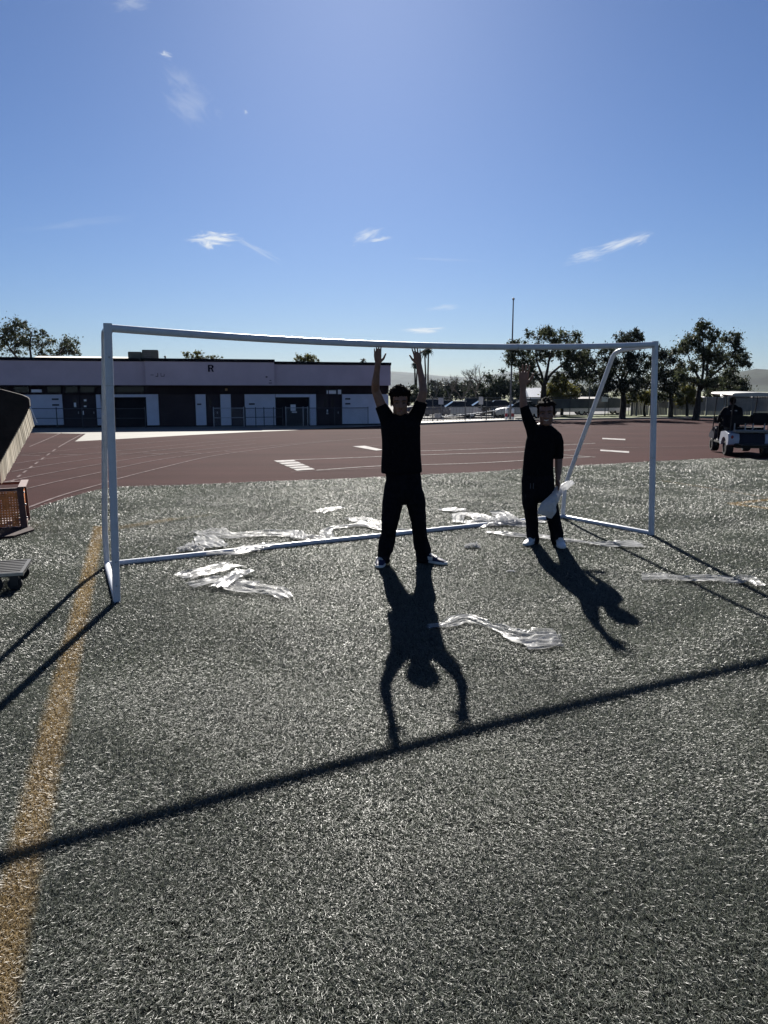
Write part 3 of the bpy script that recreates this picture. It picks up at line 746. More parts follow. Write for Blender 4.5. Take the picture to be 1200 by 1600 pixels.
    tr.tube([P(643.5, 755), P(649.5, 785, .0), P(653.5, 812, dr * .3 - .02), P(656, 833, dr * .6), P(658, 850, dr * .8 + .01), P(661.5, 866, dr), P(663, 877, dr)],
            [(px(15), .105), (px(15.6), .11), (px(12.6), .10), (px(11.2), .09), (px(11.6), .095), (px(12.2), .095), (px(13.2), .10)], 18, side=X)
    trm = remesh(tr, .0065, 4)
    for v in trm.v:
        low = max(0, min(1, (.45 - v.z) / .35))
        v += Vector((1, 1, 0)) * (.008 + .016 * low) * wob((v.x * 6, v.y * 6, v.z * (11 + 9 * low)))
    obj('trousers', trm, M_jean, root)
    zL = zg(fl.y)
    shoe(root, gp(598.5, 880, .0) + Vector((0, .0, .012)), math.radians(-97), .30, M_shoen, M_shoew)
    shoe(root, gp(656, 879.5) + Vector((0, 0, .012)), math.radians(-33), .30, M_shoen, M_shoew)
man_under_bar()

def man_waving():
    Y0 = gp(850, 855).y; S = ppm(Y0) * .985; px = lambda v: v / S
    P = lambda u, v, d=0.0: at(u, v, Y0 + d)
    root = thing('person', 'smiling man in black waving one hand and holding a white plastic bag', 'person', (P(851, 855).x, Y0, zg(Y0)))
    X = Vector((1, 0, 0)); F = Vector((0, -1, 0)); U = Vector((0, 0, 1)); body = MB()
    k = 1.14; hc_ = P(853.5, 646, -.03)
    Pt, r, f, u = head(body, hc_, F + Vector((-.22, 0, -.05)), U + Vector((-.05, 0, 0)), k)
    body.tube([P(853, 671, .02), P(853.5, 661, .01), P(854, 650, .01)], [px(9), px(8), px(8)], 14, round_ends=True)
    body.tube([P(842, 735), P(844, 705), P(848, 680), P(851, 672)], [(px(19), .09), (px(20), .09), (px(21), .10), (px(16), .08)], 16, side=X, round_ends=True)
    w1 = P(817.5, 603, -.06)
    body.tube([P(836, 676), P(826, 655, -.03), P(818.5, 637, -.06)], [px(7.8), px(6.8), px(5.8)], 14, round_ends=True)
    body.tube([P(818.5, 637, -.06), P(817.5, 624, -.06), P(817, 613, -.06), w1], [px(5.8), px(5.4), px(4.4), (px(4.4), px(3.3))], 14, side=X, round_ends=True)
    hand(body, w1, U + Vector((.02, -.05, 0)), X, F, px(32), .16, .08, 1)
    w2 = P(871.5, 750, -.05)
    body.tube([P(866, 686), P(872.5, 702, .02), P(873, 717, .02)], [px(6), px(6.2), px(5.8)], 14, round_ends=True)
    body.tube([P(873, 717, .02), P(872.5, 734, -.01), w2], [px(5.9), px(5.2), (px(3.6), px(4.3))], 14, side=X, round_ends=True)
    # a closed hand round the neck of the bag
    hand(body, w2, -U + Vector((-.05, -.12, 0)), F + X * .25, -X + F * .25, px(26), .03, .75, 1, curls=(.95, .9, .85, .75))
    fl, fr = gp(836, 851), gp(872, 853)
    body.tube([P(828, 756), P(829.5, 800, .0), Vector((fl.x, fl.y, .10))], [px(7), px(5), px(4)], 12, round_ends=True)
    body.tube([P(852.5, 756), P(862.5, 800, .0), Vector((fr.x, fr.y, .10))], [px(7), px(5), px(4)], 12, round_ends=True)
    bo = obj('body', remesh(body, .0048, 2), M_skin2, root)
    face_bits(bo, Pt, r, f, u, k, M_hair2, True)
    obj('hair', remesh(hair_cap(Pt, r, f, u, k, .014, .8, 8, 1.04), .0045, 3), M_hair2, root)
    sh = MB()
    sh.tube([P(840.5, 741), P(840.5, 733), P(841.5, 712), P(844.5, 692), P(848, 680), P(851, 672), P(853, 667), P(853.5, 664)],
            [(px(23.5), .140), (px(23.5), .14), (px(22.5), .132), (px(22.5), .13), (px(23), .125), (px(19.5), .11), (px(14), .085), (px(10), .068)], 26, side=X)
    sh.tube([P(836, 683, 0), P(831, 669, -.02), P(824, 653, -.045), P(818.6, 634, -.06)], [px(11.5), px(10), px(8.4), px(6.9)], 16)
    sh.tube([P(851, 676, 0), P(862, 678, 0), P(868, 684, 0), P(871, 692, 0)], [px(10), px(10.5), px(10.5), px(9.5)], 16, round_ends=True)
    sh.tube([P(864, 680, 0), P(871, 690, .0), P(872.5, 703, .02), P(872.6, 716.5, .02)], [px(10), px(9.2), px(8.2), px(7.6)], 16)
    shm = remesh(sh, .0065, 12)
    for v in shm.v: v += Vector((1, .8, 0)) * .006 * wob((v.x * 9, v.y * 9, v.z * 4)) + Vector((0, .005, 0)) * wob((v.x * 22, 3, v.z * 16))
    obj('shirt', shm, M_fabb, root)
    dl, dr = fl.y - Y0, fr.y - Y0; tr = MB()
    tr.tube([P(840.5, 736), P(840.3, 750), P(840.5, 768)], [(px(23.5), .12), (px(25), .13), (px(24.5), .125)], 24, side=X, round_ends=True)
    tr.tube([P(828, 756), P(827.5, 780, 0), P(829.5, 800, dl * .4), P(831.5, 822, dl * .8), P(833, 842, dl), P(833.5, 848, dl)],
            [(px(12.8), .10), (px(12.2), .10), (px(10.2), .088), (px(9.2), .08), (px(9.6), .085), (px(10), .085)], 18, side=X)
    tr.tube([P(852.5, 756), P(857.5, 780, 0), P(862.5, 800, dr * .4), P(867.5, 822, dr * .8), P(871.5, 846, dr), P(872, 854, dr)],
            [(px(12.8), .10), (px(12.6), .10), (px(11.4), .09), (px(10.2), .085), (px(10), .085), (px(10.2), .085)], 18, side=X)
    trm = remesh(tr, .0065, 4)
    for v in trm.v:
        low = max(0, min(1, (.4 - v.z) / .35)); v += Vector((1, 1, 0)) * (.006 + .006 * low) * wob((v.x * 6, v.y * 6, v.z * (10 + 9 * low)))
    obj('trousers', trm, M_jean, root)
    dc = MB()
    for uu in (829, 833.5): q = P(uu, 755, -.145); dc.tube([q, q - U * .04, q - U * .055 + F * .005], [.004, .004, .005], 7)
    obj('drawstring', dc, M_steeld, root)
    shoe(root, gp(838.5, 850) + Vector((0, .02, .012)), math.radians(-128), .275, M_shoew, M_shoew)
    shoe(root, gp(873.5, 853) + Vector((0, .02, .012)), math.radians(-95), .275, M_shoew, M_shoew)
    # white bag held in the hand
    def bag_poly(path, rad):
        m = MB(); m.tube(path, rad, 20, side=X); return m
    D_ = w2.y - Y0
    bg_ = MB()
    bg_.tube([P(874.5, 757, D_ - .02), P(871, 768, D_ - .04), P(865.5, 778, D_ - .09), P(859, 789, D_ - .13), P(854, 799, D_ - .14), P(851, 806, D_ - .14)],
             [(px(2.6), .02), (px(5), .03), (px(9), .05), (px(11.5), .06), (px(12.5), .05), (px(12), .02)], 24, side=Vector((.8, 0, .5)))
    bg_.tube([P(873, 768, D_ - .02), P(878, 763, D_ + .0), P(886, 758, D_ + .03), P(898, 752, D_ + .05)], [(px(3), .015), (px(5), .025), (px(6.5), .022), (px(3.2), .008)], 20, side=U)
    bm_ = remesh(bg_, .006, 2)
    for v in bm_.v: v += Vector((1, -1, .6)) * (.020 * wob(v * 11) + .016 * abs(wob(v * 24)) - .006)
    tag(obj('plastic_bag', bm_, M_bag, angle=25), 'crumpled white plastic bag hanging from the waving man’s lower hand', 'bag')
man_waving()

# ------------------------------------------------------------------ strips of plastic film lying on the turf
def set_uv(o, uvs, seed):
    lay = o.data.uv_layers.new(name='UVMap')
    for lp in o.data.loops: u_, v_ = uvs[lp.vertex_index]; lay.data[lp.index].uv = (u_ + seed * 1.7, v_ + seed * .37)
def strip(label, px, widths, m=None, seed=0, lift=.035, cat='plastic film', cross=10):
    rn = random.Random(seed); pts = catmull([gp(u, v) for u, v in px], 9); n = len(pts); rows = []
    L = [0]
    for a, b in zip(pts[:-1], pts[1:]): L.append(L[-1] + (b - a).length)
    for i, p in enumerate(pts):
        d = pts[min(i + 1, n - 1)] - pts[max(i - 1, 0)]; d.z = 0; d.normalize(); s = Vector((-d.y, d.x, 0))
        w = np.interp(L[i] / L[-1], np.linspace(0, 1, len(widths)), widths) * 1.38
        w *= 1 + .06 * noise.noise(Vector((L[i] * 9, seed, 0)))
        row = []
        for j in range(cross + 1):
            c = (j / cross - .5)
            q = p + s * c * w + d * .02 * noise.noise(Vector((j * .3, seed * 3.1, L[i] * 1.5)))
            fold = .6 * abs(noise.noise(Vector((c * w * 30 + seed, L[i] * 1.6, 1.7)))) + .4 * abs(noise.noise(Vector((c * w * 55 + L[i] * 5, L[i] * 3.5, seed))))
            z = zg(q.y) + lift * .75 + fold * .050 + .02 * max(0, noise.noise(Vector((L[i] * 2.3, seed * 7, 0))))
            row.append((q.x, q.y, z))
        rows.append(row)
    o = obj('plastic_film', MB().grid(rows), m or M_film, angle=22); set_uv(o, [(L[i], (j / cross - .5) * np.interp(L[i] / L[-1], np.linspace(0, 1, len(widths)), widths)) for i in range(n) for j in range(cross + 1)], seed); tag(o, label, cat, 'torn plastic film strewn round the goal'); return o
def heap(label, px, r, h, m=None, seed=0):
    """crumpled heap: a sheet gathered into folds"""
    c = gp(*px); rows = []; n = 34
    for i in range(n):
        a = i / (n - 1) * 2 - 1; row = []
        for j in range(n):
            b = j / (n - 1) * 2 - 1; rr = math.hypot(a, b)
            q = Vector((c.x + b * r[0] * (1 + .25 * noise.noise(Vector((a * 3, b * 3, seed)))), c.y + a * r[1] * (1 + .35 * noise.noise(Vector((b * 3, a * 3, seed + 5)))), 0))
            f = abs(noise.noise(Vector((a * 3.2, b * 3.2, seed)))) * .8 + abs(noise.noise(Vector((a * 8, b * 8, seed + 2)))) * .5
            q.z = zg(q.y) + .026 + h * max(0, 1 - rr ** 2 * .75) * (.25 + f) ; row.append(q)
        rows.append(row)
    o = obj('plastic_film', MB().grid(rows), m or M_filmw, angle=22); set_uv(o, [(j / n * r[0] * 3, i / n * r[1] * 1.4 + .12 * noise.noise(Vector((i * .3, j * .3, seed)))) for i in range(n) for j in range(n)], seed); tag(o, label, 'plastic film', 'torn plastic film strewn round the goal'); return o
strip('wide strip of clear film behind the rear ground bar, left end fanned out', [(324, 832), (350, 841), (410, 838), (464, 838)], [.34, .22, .26, .26], None, 1)
strip('short film tail crossing the rear ground bar beside the wide strip', [(464, 838), (468, 850)], [.12, .14], M_filmw, 2, .07)
strip('film scrap folded upright left of the wide strip', [(318, 844), (328, 854), (342, 863)], [.16, .22, .16], M_filmw, 3, .06)
heap('crumpled film lump behind the left end of the rear ground bar', (300, 862), (.14, .12), .09, M_filmw, 4)
strip('film strip draped over the front of the rear ground bar', [(324, 872), (368, 872), (392, 864), (428, 858)], [.10, .12, .22, .05], None, 5, .06)
strip('upper of the film strips in front of the left ground bar', [(287, 908), (318, 899), (366, 887)], [.18, .16, .2], None, 6)
strip('clear film strip under the crossing strip near the left post', [(297, 921), (345, 913), (372, 910)], [.16, .18, .12], None, 7)
strip('narrow white film band laid across two strips near the left post', [(341, 926), (362, 912), (383, 899)], [.13, .1, .14], M_filmw, 8, .06)
strip('film strip trailing right to a frayed point in front of the ground bar', [(352, 912), (385, 924), (420, 927), (447, 941)], [.12, .26, .18, .1], None, 9)
strip('small clear film scrap furthest back, left of the man under the bar', [(496, 804), (512, 800), (530, 796)], [.16, .2, .14], None, 10)
strip('clear film strip touching the bar left of the white bent band', [(466, 842), (488, 845), (508, 848)], [.2, .22, .06], None, 11)
strip('white film band bent at a right angle behind the rear bar', [(512, 846), (510, 835), (522, 829), (560, 825), (600, 831), (645, 834)], [.12, .11, .1, .1, .1, .06], M_filmw, 12)
strip('film scrap fanned out behind the standing man’s left leg', [(553, 812), (572, 819), (596, 828)], [.2, .26, .2], None, 13)
strip('flat milky film sheet farthest back behind the rear bar', [(692, 798), (710, 800), (729, 800)], [.2, .26, .1], M_filmw, 14)
heap('large crumpled heap of film beside the waving man', (778, 821), (.42, .22), .12, M_filmw, 15)
strip('film loop leading into the large crumpled heap', [(716, 820), (718, 808), (738, 808), (762, 818)], [.10, .12, .2, .2], M_filmw, 16)
strip('film end standing up behind the large crumpled heap', [(770, 806), (782, 806), (792, 816)], [.16, .22, .12], M_filmw, 26)
strip('film scraps beside the waving man’s left leg behind the rear bar', [(806, 818), (835, 818), (852, 820)], [.12, .16, .1], M_filmw, 17)
strip('long narrow film strip running past the waving man’s feet', [(760, 835), (800, 841), (840, 842), (885, 848), (935, 854), (968, 855), (1000, 854)], [.06, .12, .12, .11, .06, .2, .3], M_filmw, 18)
strip('film strip lying across the post shadows at the right edge', [(1002, 906), (1060, 910), (1115, 909), (1145, 914), (1165, 910), (1188, 921)], [.18, .14, .15, .12, .08, .07], None, 19)
strip('bow shaped film strip lying in front of the men, across a shadow', [(668, 987), (700, 982), (726, 973), (768, 985), (810, 999), (840, 1003), (872, 1003)], [.03, .10, .14, .05, .10, .25, .24], None, 20, .035, cross=16)
strip('folded flap at the right end of the bow shaped film strip', [(818, 1014), (845, 1012), (870, 999)], [.14, .16, .05], None, 21)
heap('small crumpled grey wrapper between the two men', (738, 858), (.085, .06), .07, M_filmw, 22)
heap('tiny white film scrap between the two shadows', (798, 897), (.045, .02), .02, M_filmw, 23)

# ------------------------------------------------------------------ golf cart and its driver
def wheel(parent, x, y, r, w):
    t = MB(); prof = [(.62, -.5), (.86, -.5), (.98, -.36), (1, 0), (.98, .36), (.86, .5), (.62, .5)]; n = 26
    k = len(prof)
    for i in range(n):
        a = 2 * math.pi * i / n
        for q, s in prof: t.v.append(Vector((x + s * w, y + r * q * math.cos(a), r + r * q * math.sin(a))))
    for i in range(n):
        for j in range(k - 1): t.f.append((i * k + j, ((i + 1) % n) * k + j, ((i + 1) % n) * k + j + 1, i * k + j + 1))
    wo_ = obj('wheel', t, M_black, parent, local=True)
    m = MB(); m.tube([(x - w * .38, y, r), (x + w * .38, y, r)], r * .63, 24, side=(0, 1, 0))
    m2 = obj('rim', m, M_rim, wo_, local=True)
    for s in (-1, 1):
        sp = MB().tube([(x + s * w * .384, y, r), (x + s * (w * .384 + .012), y, r)], r * .14, 12, side=(0, 1, 0))
        for i in range(6):
            a = i * math.pi / 3
            sp.obox((x + s * w * .385, y + r * .10 * math.cos(a), r + r * .10 * math.sin(a)), (s * .008, 0, 0), (0, .45 * r * math.cos(a) - .02 * math.sin(a), .45 * r * math.sin(a) + .02 * math.cos(a)), (0, -.05 * math.sin(a), .05 * math.cos(a)))
        obj('spokes', sp, M_blackm, wo_, local=True, smooth=False)
def golf_cart():
    a = gp(1136.5, 711.5); b = gp(1111, 704.8)
    d = (b - a); d.z = 0; L = 1.66; heading = math.atan2(d.y, d.x); rz = heading - math.pi / 2
    c = thing('golf_cart', 'white and dark blue golf cart with cream roof parked on the track edge', 'golf cart', (a.x, a.y, zg(a.y) - .004), rz)
    # local frame: x right, y forward, origin under the left rear wheel
    W_ = .98
    for x, y, r in ((0, 0, .225), (W_, 0, .225), (.04, L, .205), (W_ - .04, L, .205)): wheel(c, x, y, r, .20)
    pz = obj
    pz('chassis', MB().box(.10, .88, -.40, L + .25, .24, .33), M_blackm, c, local=True, bevel=.02)
    pz('floor_pan', MB().box(-.06, 1.04, .42, L - .28, .30, .36), M_black, c, local=True, bevel=.01)
    # front cowl
    cw = MB(); prof = [(L - .32, .34), (L - .36, .70), (L - .22, .78), (L + .10, .70), (L + .36, .52), (L + .38, .36)]
    cw.prism([(-.06, y, z) for y, z in prof], (1.10, 0, 0)); pz('front_cowl', cw, M_cartd, c, local=True, bevel=.05)
    for x in (.10, .88): pz('headlight', MB().ball((x, L + .345, .58), (.09, .03, .05)), M_white, c, local=True)
    # rear body: two white fenders over the wheels, dark centre
    for x0, x1 in ((-.13, .16), (.82, 1.11)):
        m = MB(); outer = [(-.44, .34), (-.47, .50), (-.42, .64), (-.05, .70), (.36, .66), (.46, .40), (.42, .30), (.30, .30)]
        arch = [(.30 * math.cos(t), .225 + .30 * math.sin(t)) for t in np.linspace(.25, math.pi - .25, 9)]
        m.prism([(x0, y, z) for y, z in outer + arch], (x1 - x0, 0, 0)); pz('rear_fender', m, M_cartw, c, local=True, bevel=.018)
    pz('rear_body', MB().box(.165, .815, -.46, .44, .30, .64), M_cartd, c, local=True, bevel=.03)
    pz('bumper', MB().box(.02, .96, -.53, -.475, .30, .38), M_black, c, local=True, bevel=.02)
    for x in (-.03, 1.01): pz('tail_light', MB().ball((x, -.47, .55), (.035, .015, .05)), mat('red_lens', (.25, .02, .02), .25, .05, 9), c, local=True)
    # front bench
    pz('seat', MB().box(-.02, 1.0, .02, .52, .66, .79), M_seat, c, local=True, bevel=.05)
    pz('backrest', MB().box(.52, 1.02, -.10, .03, .86, 1.20), M_seat, c, local=True, bevel=.055); pz('backrest', MB().box(-.04, .50, -.10, .03, .86, 1.12), M_seat, c, local=True, bevel=.055)
    for x in (.12, .40, .60, .90): pz('backrest_bracket', MB().tube([(x, -.04, .64), (x, -.05, .95)], .018, 8), M_steel, c, local=True)
    # rear facing bench
    pz('rear_seat', MB().box(.04, .96, -.52, -.14, .675, .735), M_beige, c, local=True, bevel=.022)
    pz('footrest', MB().box(.12, .86, -.92, -.50, .345, .375), M_blackm, c, local=True, bevel=.01)
    pz('arm_rest', MB().tube([(1.05, .05, .78), (1.06, -.10, .95), (1.06, -.46, .95), (1.05, -.48, .70)], .017, 8), M_steel, c, local=True)
    # roof and struts
    rf = MB(); pr = [(-.12, 0), (-.16, .05), (-.10, .085), (.49, .105), (1.08, .085), (1.14, .05), (1.10, 0)]
    rf.prism([(x, -.62, 1.66 + z) for x, z in pr], (0, L + .68, .03)); ro = pz('roof', rf, M_roofc, c, local=True, bevel=.014)
    pz('roof_handle', MB().tube([(-.15, .18, 1.70), (-.19, .2, 1.66), (-.19, .42, 1.665), (-.15, .44, 1.71)], .016, 8), M_roofc, ro, local=True)
    for x in (-.07, 1.05): pz('front_strut', MB().tube([(x, L - .12, .62), (x, L - .22, 1.10), (x, L - .40, 1.69)], .016, 8), M_blackm, c, local=True)
    for x in (.0, .98): pz('rear_strut', MB().tube([(x, -.10, .66), (x, -.14, 1.20), (x, -.30, 1.66)], .016, 8), M_blackm, c, local=True)
    pz('roof_rail', MB().tube([(0, -.29, 1.62), (.98, -.29, 1.62)], .013, 8), M_blackm, c, local=True)
    pz('steering_column', MB().tube([(.24, L - .30, .80), (.24, L - .62, 1.02)], .016, 8), M_blackm, c, local=True)
    ring = [(.24 + .16 * math.cos(t), L - .63 - .08 * math.sin(t), 1.03 + .135 * math.sin(t)) for t in np.linspace(0, 2 * math.pi, 25)]
    pz('steering_wheel', MB().tube(ring, .013, 8), M_black, c, local=True)
    ws = MB().box(-.05, 1.03, L - .155, L - .150, .86, 1.05); pz('dash_panel', ws, M_black, c, local=True)
    # the driver
    R = Matrix.Rotation(rz, 3, 'Z'); O = Vector((a.x, a.y, zg(a.y)))
    p = thing('person', 'driver in a dark jacket seated in the golf cart, seen from behind', 'person', O + R @ Vector((.24, .25, .80)), rz)
    G = lambda x, y, z: O + R @ Vector((x - .15, y, z)); X = R @ Vector((1, 0, 0)); F = R @ Vector((0, 1, 0)); U = Vector((0, 0, 1))
    b = MB(); Pt, r, f, u = head(b, G(.27, .34, 1.49), F + X * -.05 + U * -.08, U, .98)
    b.tube([G(.26, .27, 1.30), G(.265, .31, 1.40)], .058, 12, round_ends=True)
    hL, hR = G(.10, L - .66, 1.03), G(.38, L - .66, 1.05)
    b.tube([G(.02, .70, 1.0), hL - F * .09], [.04, .028], 10, round_ends=True); b.tube([G(.46, .70, 1.0), hR - F * .09], [.04, .028], 10, round_ends=True)
    hand(b, hL - F * .09, F + U * .1, X, -U, .16, .03, .7, 1); hand(b, hR - F * .09, F + U * .1, -X, -U, .16, .03, .7, 1)
    b.tube([G(.25, .24, .86), G(.25, .24, 1.25)], [(.13, .09), (.15, .10)], 14, side=X, round_ends=True)
    bo = obj('body', remesh(b, .007, 2), M_skin2, p); face_bits(bo, Pt, r, f, u, .98, M_hair, False)
    obj('hair', remesh(hair_cap(Pt, r, f, u, .98, .014, .6, 12, 1.0), .006, 1), M_hair, p)
    j = MB()
    j.tube([G(.25, .22, .80), G(.25, .20, .95), G(.25, .19, 1.12), G(.255, .22, 1.27), G(.26, .25, 1.36), G(.262, .27, 1.405)], [(.22, .16), (.23, .165), (.255, .155), (.245, .135), (.15, .09), (.075, .068)], 22, side=X)
    for s, e in ((-1, hL), (1, hR)):
        j.tube([G(.25 + s * .18, .22, 1.27), G(.25 + s * .27, .34, 1.08), G(.25 + s * .24, .58, .97), e - F * .14], [.085, .070, .062, .045], 14, round_ends=True)
    jm = remesh(j, .009, 4)
    for v in jm.v: v += Vector((1, 1, .3)) * .009 * wob(v * 9)
    jo = obj('jacket', jm, M_jack, p)
    obj('shoulder_stripe', MB().obox(G(.16, .075, 1.24), X * .07, F * .02, U * .018).obox(G(.27, .075, 1.24), X * .07, F * .02, U * .018), M_jackg, jo)
    t = MB()
    for s in (-1, 1):
        t.tube([G(.25 + s * .10, .26, .87), G(.25 + s * .13, .62, .90), G(.25 + s * .14, .72, .86), G(.25 + s * .13, .82, .55), G(.25 + s * .12, .86, .42)], [.10, .082, .075, .065, .06], 14, round_ends=True)
    obj('trousers', remesh(t, .009, 3), M_jean, p)
    for s in (-1, 1): shoe(p, G(.25 + s * .12, .80, .362), heading, .27, M_shoew, M_shoen)
golf_cart()

# ------------------------------------------------------------------ carton, mesh wagon and dolly at the left edge
def left_gear():
    # perforated sheet crate
    a = gp(44, 829); Yc = a.y; s = ppm(Yc)
    top = at(39.5, 762, Yc).z
    c = thing('mesh_crate', 'brown steel crate with orange perforated sides at the left edge', 'crate', (a.x, a.y, 0), math.radians(23))
    Wd, Dp, H = 1.05, .70, top
    fr = .034
    for x in (-Wd, -.07):
        for y in (0, Dp): obj('corner_post', MB().obox((x, y, 0), (.07, 0, 0), (0, .05, 0), (-.02 if x > -.5 else .02, 0, H)), M_rust, c, smooth=False, local=True)
    for z in (.02, H - .035):
        for y in (.004, Dp + .004): obj('rail', MB().box(-Wd + .075, -.075, y, y + .036, z, z + .035), M_rust, c, smooth=False, local=True)
        for x in (-Wd + .016, -.058): obj('rail', MB().box(x, x + .036, .055, Dp - .005, z, z + .035), M_rust, c, smooth=False, local=True)
    obj('base_board', MB().box(-Wd + .04, -.04, .05, Dp, .04, .06), M_rust, c, smooth=False, local=True)
    obj('rim', MB().box(-.075, .012, -.006, Dp + .06, H + .001, H + .014), M_rust, c, smooth=False, local=True)
    for z in (.16, .32, .47):
        obj('bolt', MB().ball((.0 - .02 * z / H + .002, .022, z), .012, nu=8, nv=5), M_alu, c, local=True)
    # each side is a sheet with real round holes: a grid of cells with octagonal openings
    def perf(ox, oy, ux, uy, w, h):
        m = MB(); nx, nz = int(w / .030), int(h / .030); cx, cz = w / nx, h / nz
        for i in range(nx):
            for j in range(nz):
                x0, z0 = i * cx, j * cz; k = len(m.v)
                q = lambda x, z: Vector((ox + ux * x, oy + uy * x, .06 + z))
                m.v += [q(x0, z0), q(x0 + cx, z0), q(x0 + cx, z0 + cz), q(x0, z0 + cz)]
                off = (.5 if j % 2 else .5); r = .0105 if noise.noise(Vector((i * .35, j * .3, 2))) > -.12 else .004
                m.v += [q(x0 + cx * off + r * math.cos(t), z0 + cz / 2 + r * math.sin(t)) for t in [math.radians(225 + 90 * n) for n in range(4)]]
                for n in range(4): m.f.append((k + n, k + (n + 1) % 4, k + 4 + (n + 1) % 4, k + 4 + n))
        return m
    for args in ((-Wd + .07, .022, 1, 0, Wd - .14, H - .10), (-.04, .055, 0, 1, Dp - .06, H - .10)):
        obj('perforated_sheet', perf(*args), M_mesh, c, smooth=False, local=True)
    # thin maroon sheet under the crate
    mt = MB(); mt.prism([gp(-150, 846) + Vector((0, 0, .022)), gp(-40, 849) + Vector((0, 0, .022)), gp(24, 842) + Vector((0, 0, .022)), gp(54, 832) + Vector((0, 0, .022)), gp(38, 822) + Vector((0, 0, .022)), gp(-150, 822) + Vector((0, 0, .022))], (0, 0, .02))
    tag(obj('maroon_sheet', mt, M_maroon, smooth=False), 'thin dark maroon sheet under the steel mesh crate', 'mat')
    # big dark carton leaning on the crate, its corrugated edge coloured pale and translucent to look lit
    Y1 = Yc + .12
    k = thing('carton', 'large dark cardboard carton tilted over the mesh crate, corrugated edge showing', 'carton', at(-40, 720, Y1))
    dp = Vector((-.03, .10, 0))
    p = lambda u, v: at(u, v, Y1)
    poly = [p(-130, 600), p(0, 608), p(34, 617), p(45, 622), p(46.5, 636), p(41, 648), p(2, 719), p(-60, 790), p(-150, 770)]
    obj('shell', MB().prism(poly, dp), M_card, k, smooth=False, bevel=.01)
    # corrugated edge strip: ridged band running along the lower side
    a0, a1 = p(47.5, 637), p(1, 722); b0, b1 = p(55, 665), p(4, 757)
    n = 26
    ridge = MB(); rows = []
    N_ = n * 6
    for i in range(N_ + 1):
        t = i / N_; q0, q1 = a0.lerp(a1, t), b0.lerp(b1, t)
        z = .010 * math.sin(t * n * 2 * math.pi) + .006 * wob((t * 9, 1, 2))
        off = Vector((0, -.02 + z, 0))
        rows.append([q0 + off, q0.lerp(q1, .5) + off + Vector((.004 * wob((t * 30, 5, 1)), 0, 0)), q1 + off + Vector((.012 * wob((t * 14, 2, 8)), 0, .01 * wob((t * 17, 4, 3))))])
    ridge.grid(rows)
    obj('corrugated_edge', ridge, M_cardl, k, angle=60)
    obj('sunlit_flap_edge', MB().tube([p(47, 636) + Vector((.01, -.03, 0)), p(51, 645) + Vector((.01, -.03, 0)), p(58, 661) + Vector((.01, -.03, 0))], .008, 8), M_alu, k)  # sunlight on the carton's flap edge, put in as a bright bar
    # dolly: slatted deck on castors
    c0 = gp(36, 922); Yd = gp(34, 921).y
    dk = thing('dolly', 'low flat dolly with ribbed aluminium deck and black castors at the left edge', 'dolly', (gp(37, 920).x, Yd, 0), math.radians(18))
    zt = .160
    obj('deck', MB().box(-.9, .02, -.06, -.03, zt - .03, zt).box(-.9, .02, .47, .50, zt - .03, zt).box(-.9, -.87, -.03, .47, zt - .03, zt).box(-.01, .02, -.03, .47, zt - .03, zt).box(-.27, -.23, -.03, .47, zt - .03, zt - .012), M_blackm, dk, local=True, smooth=False)
    for i in range(7): obj('deck_rib', MB().box(-.868, -.012, -.012 + i * .068, .026 + i * .068, zt - .010, zt - .001), M_blackm, dk, local=True, smooth=False)
    obj('edge_trim', MB().box(-.905, .024, -.068, -.062, zt - .02, zt + .006), M_alu, dk, local=True, smooth=False)
    for x, y in ((-.05, -.02), (-.05, .42), (-.20, .0), (-.80, .02), (-.80, .42)):
        cs = obj('castor', MB().box(x - .035, x + .025, y - .03, y - .024, .05, zt - .027).box(x - .035, x + .025, y + .024, y + .03, .05, zt - .027).box(x - .035, x + .035, y - .035, y + .035, zt - .058, zt - .027), M_blackm, dk, local=True, smooth=False)
        obj('castor_wheel', MB().tube([(x, y - .02, .062), (x, y - .016, .062), (x, y + .016, .062), (x, y + .02, .062)], [.052, .058, .058, .052], 20, side=(1, 0, 0)), M_black, cs, local=True)
left_gear()

